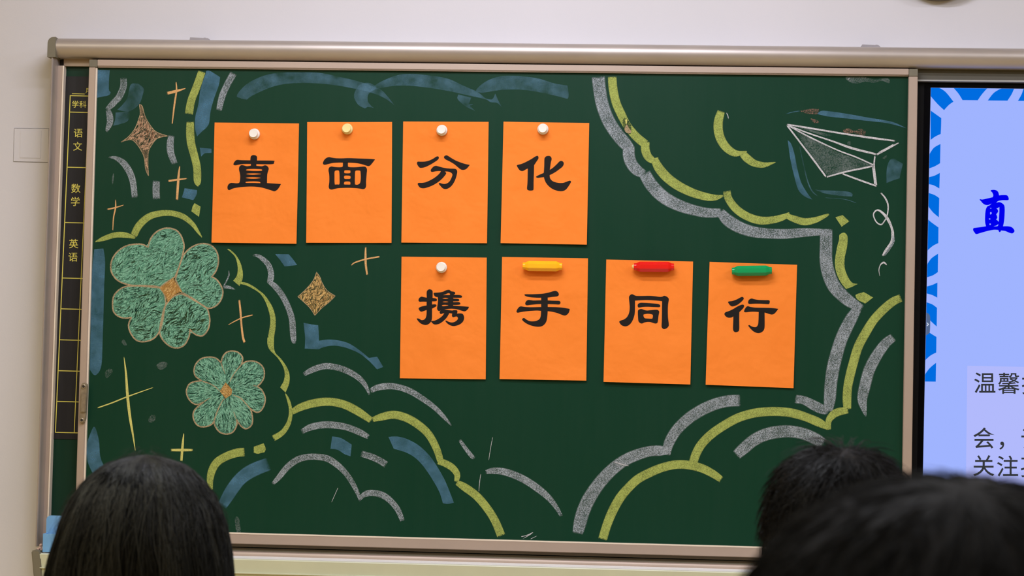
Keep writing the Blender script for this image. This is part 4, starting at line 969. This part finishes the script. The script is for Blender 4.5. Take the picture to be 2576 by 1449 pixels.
def person(top, label, hs, cloth, yaw=0.0, group=None):
    """seated adult facing the board; top = crown of the skull (world)"""
    x, y, zt = top
    H = 0.225*hs; hw = 0.073*hs; hd = 0.094*hs
    hc = Vector((x, y, zt-0.115*hs))
    def face(p, d):
        if d.z < -0.3 and d.y < 0: p = p + Vector((0, 0.02*(-d.z), 0.012*(-d.z)))
        if d.z < 0: p.x *= 1-0.25*d.z*d.z
        return p
    ex = [ellip(hc, hw, hd, 0.115*hs, f=face)]
    ex.append(ellip(hc+Vector((0, hd*0.97, -0.012)), 0.013, 0.018, 0.026, 10, 8))           # nose
    ex.append(ellip(hc+Vector((0, hd*0.90, -0.055)), 0.024, 0.010, 0.010, 10, 8))           # lips
    for s in (-1, 1):
        ex.append(ellip(hc+Vector((s*hw*1.0, 0.004, -0.018)), 0.010, 0.018, 0.030, 10, 8))   # ears
    zn = zt-0.215*hs; zs = zt-0.31; zp = 0.50
    J = [(x, y-0.02, zp, 0.15, 0.12), (x, y-0.01, zp+0.20, 0.135, 0.10), (x, y-0.01, zs-0.10, 0.16, 0.11), (x, y-0.005, zs, 0.12, 0.08), (x, y-0.005, zn, 0.055, 0.055), (x, y, zt-0.15, 0.06, 0.06)]
    E_ = [(0, 1), (1, 2), (2, 3), (3, 4), (4, 5)]
    for s in (-1, 1):
        n = len(J)
        J += [(x+s*0.17, y-0.005, zs-0.02, 0.055), (x+s*0.215, y+0.03, zs-0.29, 0.042), (x+s*0.13, y+0.22, zs-0.40, 0.030), (x+s*0.10, y+0.29, zs-0.415, 0.032, 0.018), (x+s*0.09, y+0.335, zs-0.42, 0.030, 0.014)]
        E_ += [(3, n), (n, n+1), (n+1, n+2), (n+2, n+3), (n+3, n+4)]
        m = len(J)
        J += [(x+s*0.10, y+0.02, zp, 0.085), (x+s*0.12, y+0.42, zp+0.01, 0.06), (x+s*0.12, y+0.44, 0.10, 0.04), (x+s*0.12, y+0.47, 0.045, 0.038, 0.03), (x+s*0.125, y+0.60, 0.035, 0.036, 0.022)]
        E_ += [(0, m), (m, m+1), (m+1, m+2), (m+2, m+3), (m+3, m+4)]
        for q, (dx, ln) in enumerate(((-0.024, 0.062), (-0.008, 0.074), (0.008, 0.068), (0.023, 0.054))):
            V_, F_ = ellip(Vector((x+s*(0.09+dx*s), y+0.365+ln*0.3, zs-0.428)), 0.0085, ln*0.6, 0.0085, 8, 8); ex.append((V_, F_))
        ex.append(ellip(Vector((x+s*0.055, y+0.315, zs-0.42)), 0.011, 0.030, 0.010, 8, 8))   # thumb
    body = skinned('person', J, E_, M['skin'], None, (x, y, 0.0), 2, ex, 0.009)
    tag(body, label, 'person', group)
    # clothes: own skins a little wider
    JC = [(x, y-0.02, zp-0.02, 0.165, 0.135), (x, y-0.01, zp+0.20, 0.15, 0.115), (x, y-0.01, zs-0.10, 0.172, 0.122), (x, y-0.005, zs+0.005, 0.125, 0.088), (x, y-0.005, zs+0.055, 0.075, 0.07)]
    EC = [(0, 1), (1, 2), (2, 3), (3, 4)]
    for s in (-1, 1):
        n = len(JC); JC += [(x+s*0.17, y-0.005, zs-0.02, 0.066), (x+s*0.215, y+0.03, zs-0.29, 0.055), (x+s*0.14, y+0.20, zs-0.39, 0.044)]; EC += [(3, n), (n, n+1), (n+1, n+2)]
    skinned('jacket', JC, EC, M[cloth], body)
    JT = [(x, y-0.02, zp, 0.162, 0.13)]; ET = []
    for s in (-1, 1):
        n = len(JT); JT += [(x+s*0.10, y+0.02, zp, 0.095), (x+s*0.12, y+0.42, zp+0.01, 0.072), (x+s*0.12, y+0.44, 0.12, 0.055)]; ET += [(0, n), (n, n+1), (n+1, n+2)]
    skinned('trousers', JT, ET, M['trousers'], body)
    # chair
    ch = thing('classroom_chair', (x, y, 0), 'wooden classroom chair under the '+label.split(',')[0], 'chair')
    zs_ = zp-0.135
    bevelled(box('seat', x-0.2, x+0.2, y-0.2, y+0.2, zs_-0.025, zs_, M['wood'], ch), 0.006, 2)
    bevelled(box('backrest', x-0.19, x+0.19, y-0.245, y-0.225, zs_+0.2, zs_+0.38, M['wood'], ch), 0.005, 2)
    for sx in (-1, 1):
        box('leg', x+sx*0.18-0.012, x+sx*0.18+0.012, y+0.16, y+0.184, 0, zs_-0.025, M['steel'], ch)
        box('leg', x+sx*0.18-0.012, x+sx*0.18+0.012, y-0.225, y-0.201, 0, zs_+0.36, M['steel'], ch)
    return body, hc

def strands(name, roots, mat, parent):
    """roots: list of (points, radius, tone) -> one mesh of three-sided tapering strands"""
    V, F, T = [], [], []
    for pts, r0, tone in roots:
        b = len(V); n = len(pts)
        for i, p in enumerate(pts):
            d = (pts[min(i+1, n-1)]-pts[max(i-1, 0)])
            d = d.normalized() if d.length > 1e-7 else Vector((0, 0, 1))
            e1 = d.orthogonal().normalized(); e2 = d.cross(e1); t = i/(n-1)
            r = r0*(1-0.75*t**3)*min(1.0, 0.4+3*t)
            for k in range(3):
                a = 2*pi*k/3; V.append(p+(e1*cos(a)+e2*sin(a))*r); T.append(tone)
        for i in range(n-1):
            for k in range(3): F.append([b+i*3+k, b+i*3+(k+1) % 3, b+(i+1)*3+(k+1) % 3, b+(i+1)*3+k])
    o = mk(name, V, F, mat, parent, smooth=True, col=T)
    return tag(o, kind='stuff')

# woman with long hair, about 2.3 m from the camera
D1 = 2.3
ct = PD(367, 1144, D1)
hb1, hc1 = person((ct.x, ct.y, ct.z-0.016), 'person with long loose dark hair, seen from behind at the left', 0.96, 'cloth')
PR = [(0, 0), (3, 20), (6, 30), (10, 43), (16, 52), (24, 60.5), (32, 68), (42, 75.5), (49, 80), (57, 84), (70, 89), (83, 93.5), (101, 98.5), (114, 101.5), (138, 106), (180, 108), (250, 106), (330, 98), (400, 84)]
def rad(d):
    for (a, ra), (b, rb) in zip(PR, PR[1:]):
        if d <= b: return ra+(rb-ra)*(d-a)/(b-a)
    return PR[-1][1]
def hairpt(d, az, k=1.0, sway=0.0):
    r = rad(d)*k/1000; z = ct.z-d/1000
    ry = 1.12 if d < 90 else 1.12-0.62*min(1, (d-90)/150)      # flattens on the back below the head
    yo = -0.0 if d < 90 else -0.035*min(1, (d-90)/150)
    xsk = -0.0008*(d/100)
    return Vector((ct.x+xsk+sway+r*cos(az), ct.y+yo+r*ry*sin(az), z))
rn = random.Random(11)
V, F = [], []
ds_ = [0.5, 1.5, 3, 6, 10, 16, 24, 32, 42, 49, 57, 70, 83, 101, 114, 138, 160, 180, 215, 250, 290, 330]
na = 48
for d in ds_:
    for k in range(na):
        az = 2*pi*k/na; dd = d
        if sin(az) > 0.45 and d > 75: dd = 75+(d-75)*0.15       # open over the face
        lump = 1+0.012*sin(az*9+d*0.02)+0.01*sin(az*17-d*0.03)
        V.append(hairpt(dd, az, 0.955*lump))
for i in range(len(ds_)-1):
    for k in range(na): F.append([i*na+k, i*na+(k+1) % na, (i+1)*na+(k+1) % na, (i+1)*na+k])
F.append(list(range(na)))
hb = mk('hair', V, F, M['hair_w'], hb1, smooth=True, col=[0.0]*len(V)); fixn(hb)
hb['label'] = 'long loose dark brown hair'
R_ = []
NC = 120
cl = [(rn.random()*2*pi, rn.random(), rn.gauss(0, 1)) for _ in range(NC)]
for s in range(5200):
    ca, ctn, cg = cl[rn.randrange(NC)]
    az = ca+rn.gauss(0, 0.035)
    if 0.45 < sin(az) and rn.random() < 0.8: continue
    sink = 0.968+rn.random()*0.035+0.010*max(-1.2, min(1.6, cg))
    d0 = rn.choice([0.5, 1.0, 2.0, 5.0, 12.0, 30.0])*(0.5+rn.random())
    d1 = 150+rn.random()*200
    a1_ = rn.gauss(0, 0.05); a2_ = 0.075*cg+rn.gauss(0, 0.03); fr_ = 1.5+rn.random()*2; ph = rn.random()*6.28
    pts = []; n = 13
    for i in range(n):
        t = i/(n-1); d = d0+(d1-d0)*t**1.6
        aa = az+a1_*t+a2_*sin(fr_*t*3+ph+ctn*6)+0.012*sin(t*17+ctn*30)
        pts.append(hairpt(d, aa, sink+0.008*sin(t*7+ph)))
    tone = min(1, max(0, rn.gauss(0.14, 0.10)+(0.3 if ctn > 0.82 else 0)))
    R_.append((pts, 0.00035+rn.random()*0.0004, tone))
for s in range(90):                                    # a few lighter wavy locks lying on top
    az = rn.random()*2*pi; d0 = 4+rn.random()*60; d1 = d0+60+rn.random()*140; pts = []; w_ = rn.gauss(0, 0.16); ph = rn.random()*6
    for i in range(12):
        t = i/11; pts.append(hairpt(d0+(d1-d0)*t, az+w_*t+0.035*sin(ph+t*6), 1.008+0.008*sin(t*9+ph)))
    R_.append((pts, 0.00034, 0.45+0.4*rn.random()))
for s in range(230):                                   # loose flyaway hairs
    az = rn.random()*2*pi; d0 = rn.random()*60+1; pts = []; w_ = 1.0+rn.random()*0.07; bend = rn.gauss(0, 0.3)
    for i in range(9):
        t = i/8; pts.append(hairpt(d0+t*(40+60*rn.random()*0.2), az+bend*t, 0.985+(w_-1)*sin(pi*t)*1.6+0.02*t))
    R_.append((pts, 0.00016, 0.5))
for s in range(46):
    az = rn.random()*2*pi; pts = []; hgt = rn.random()**2*0.012+0.001; az2 = az+rn.gauss(0, 2.0)
    for i in range(9):
        t = i/8; p = hairpt(1+7*abs(t-0.4)*(1+2*(s % 3)), az+(az2-az)*t, 0.9); p.z += hgt*sin(pi*t); pts.append(p)
    R_.append((pts, 0.00012, 0.5))
strands('hair_strands', R_, M['hair_w'], hb)

def short_hair(ctop, rx, ry, rz, parent, mat, seed, n, ln, r0, spike, label, low=-0.45, lift=0.25, pw=2.0, tuft=1.0):
    def sq(d):
        s = (abs(d.x)**pw+abs(d.y)**pw+abs(d.z)**pw)**(1/pw); return 1/s
    rn = random.Random(seed)
    c = Vector((ctop[0], ctop[1], ctop[2]-rz))
    V, F = ellip(c, rx*0.985, ry*0.985, rz*0.985, 40, 26, f=lambda p, d: p*sq(d))
    V2, keep = [], {}
    m = [i for i, v in enumerate(V) if (v.z-c.z)/rz > low and not ((v.y-c.y)/ry > 0.55 and (v.z-c.z)/rz < 0.35)]
    for j, i in enumerate(m): keep[i] = j; V2.append(V[i])
    F2 = [[keep[i] for i in f] for f in F if all(i in keep for i in f)]
    h = mk('hair', V2, F2, mat, parent, smooth=True, col=[0.0]*len(V2)); h['label'] = label
    R_ = []
    crown = Vector((0.05, -0.25, 0.97)).normalized()
    k = 0
    while k < n:
        d = Vector((rn.gauss(0, 1), rn.gauss(0, 1), rn.gauss(0, 1))).normalized()
        if d.z < low or (d.y > 0.55 and d.z < 0.35): continue
        k += 1
        p0 = c+Vector((d.x*rx, d.y*ry, d.z*rz))*0.985*sq(d)
        fl = (d-crown*d.dot(crown)); fl = fl.normalized() if fl.length > 1e-3 else Vector((1, 0, 0))
        fl = (fl+Vector((rn.gauss(0, spike), rn.gauss(0, spike), rn.gauss(0, spike)*0.6))).normalized()
        fl = (fl - d*fl.dot(d)).normalized()
        L = ln*(0.5+rn.random())*(1.0 if d.z > 0.2 else 0.55)
        lf = lift*(0.4+rn.random()*0.9)*(1.3 if d.z > 0.75 else 1)*(tuft if (d-crown).length < 0.28 else 1)*max(0.15, min(1, d.z+0.35))
        pts = [p0+fl*L*t+d*(L*lf*t-L*0.45*t*t*lf) - d*(L*t)**2/(2*rx)*0.75 for t in (0, 0.25, 0.5, 0.75, 1.0)]
        R_.append((pts, r0*(0.6+rn.random()*0.8), min(1, max(0, rn.gauss(0.25, 0.2)))))
    strands('hair_strands', R_, mat, h)
    return h
# man with short hair, about 2.1 m away
D2 = 2.1
c2 = PD(2112, 1126, D2)
b2_, hc2 = person((c2.x, c2.y, c2.z-0.012), 'person with short spiky black hair, seen from behind in front of the board\'s right edge', 1.0, 'cloth2')
short_hair((c2.x+0.001, c2.y, c2.z+0.001), 0.0765, 0.10, 0.118, b2_, M['hair_m'], 5, 5200, 0.034, 0.00042, 0.35, 'short spiky black hair', -0.62, 0.2, 2.5, 2.4)
# nearest head, out of focus
D3 = 0.86
c3 = PD(2395, 1187, D3)
b3_, hc3 = person((c3.x, c3.y, c3.z-0.010), 'person with smooth short dark hair, blurred and nearest, at the lower right', 1.16, 'cloth')
short_hair((c3.x, c3.y, c3.z), 0.102, 0.115, 0.112, b3_, M['hair_n'], 9, 4200, 0.030, 0.0004, 0.25, 'short olive-black hair', -0.62, 0.10, 2.1)
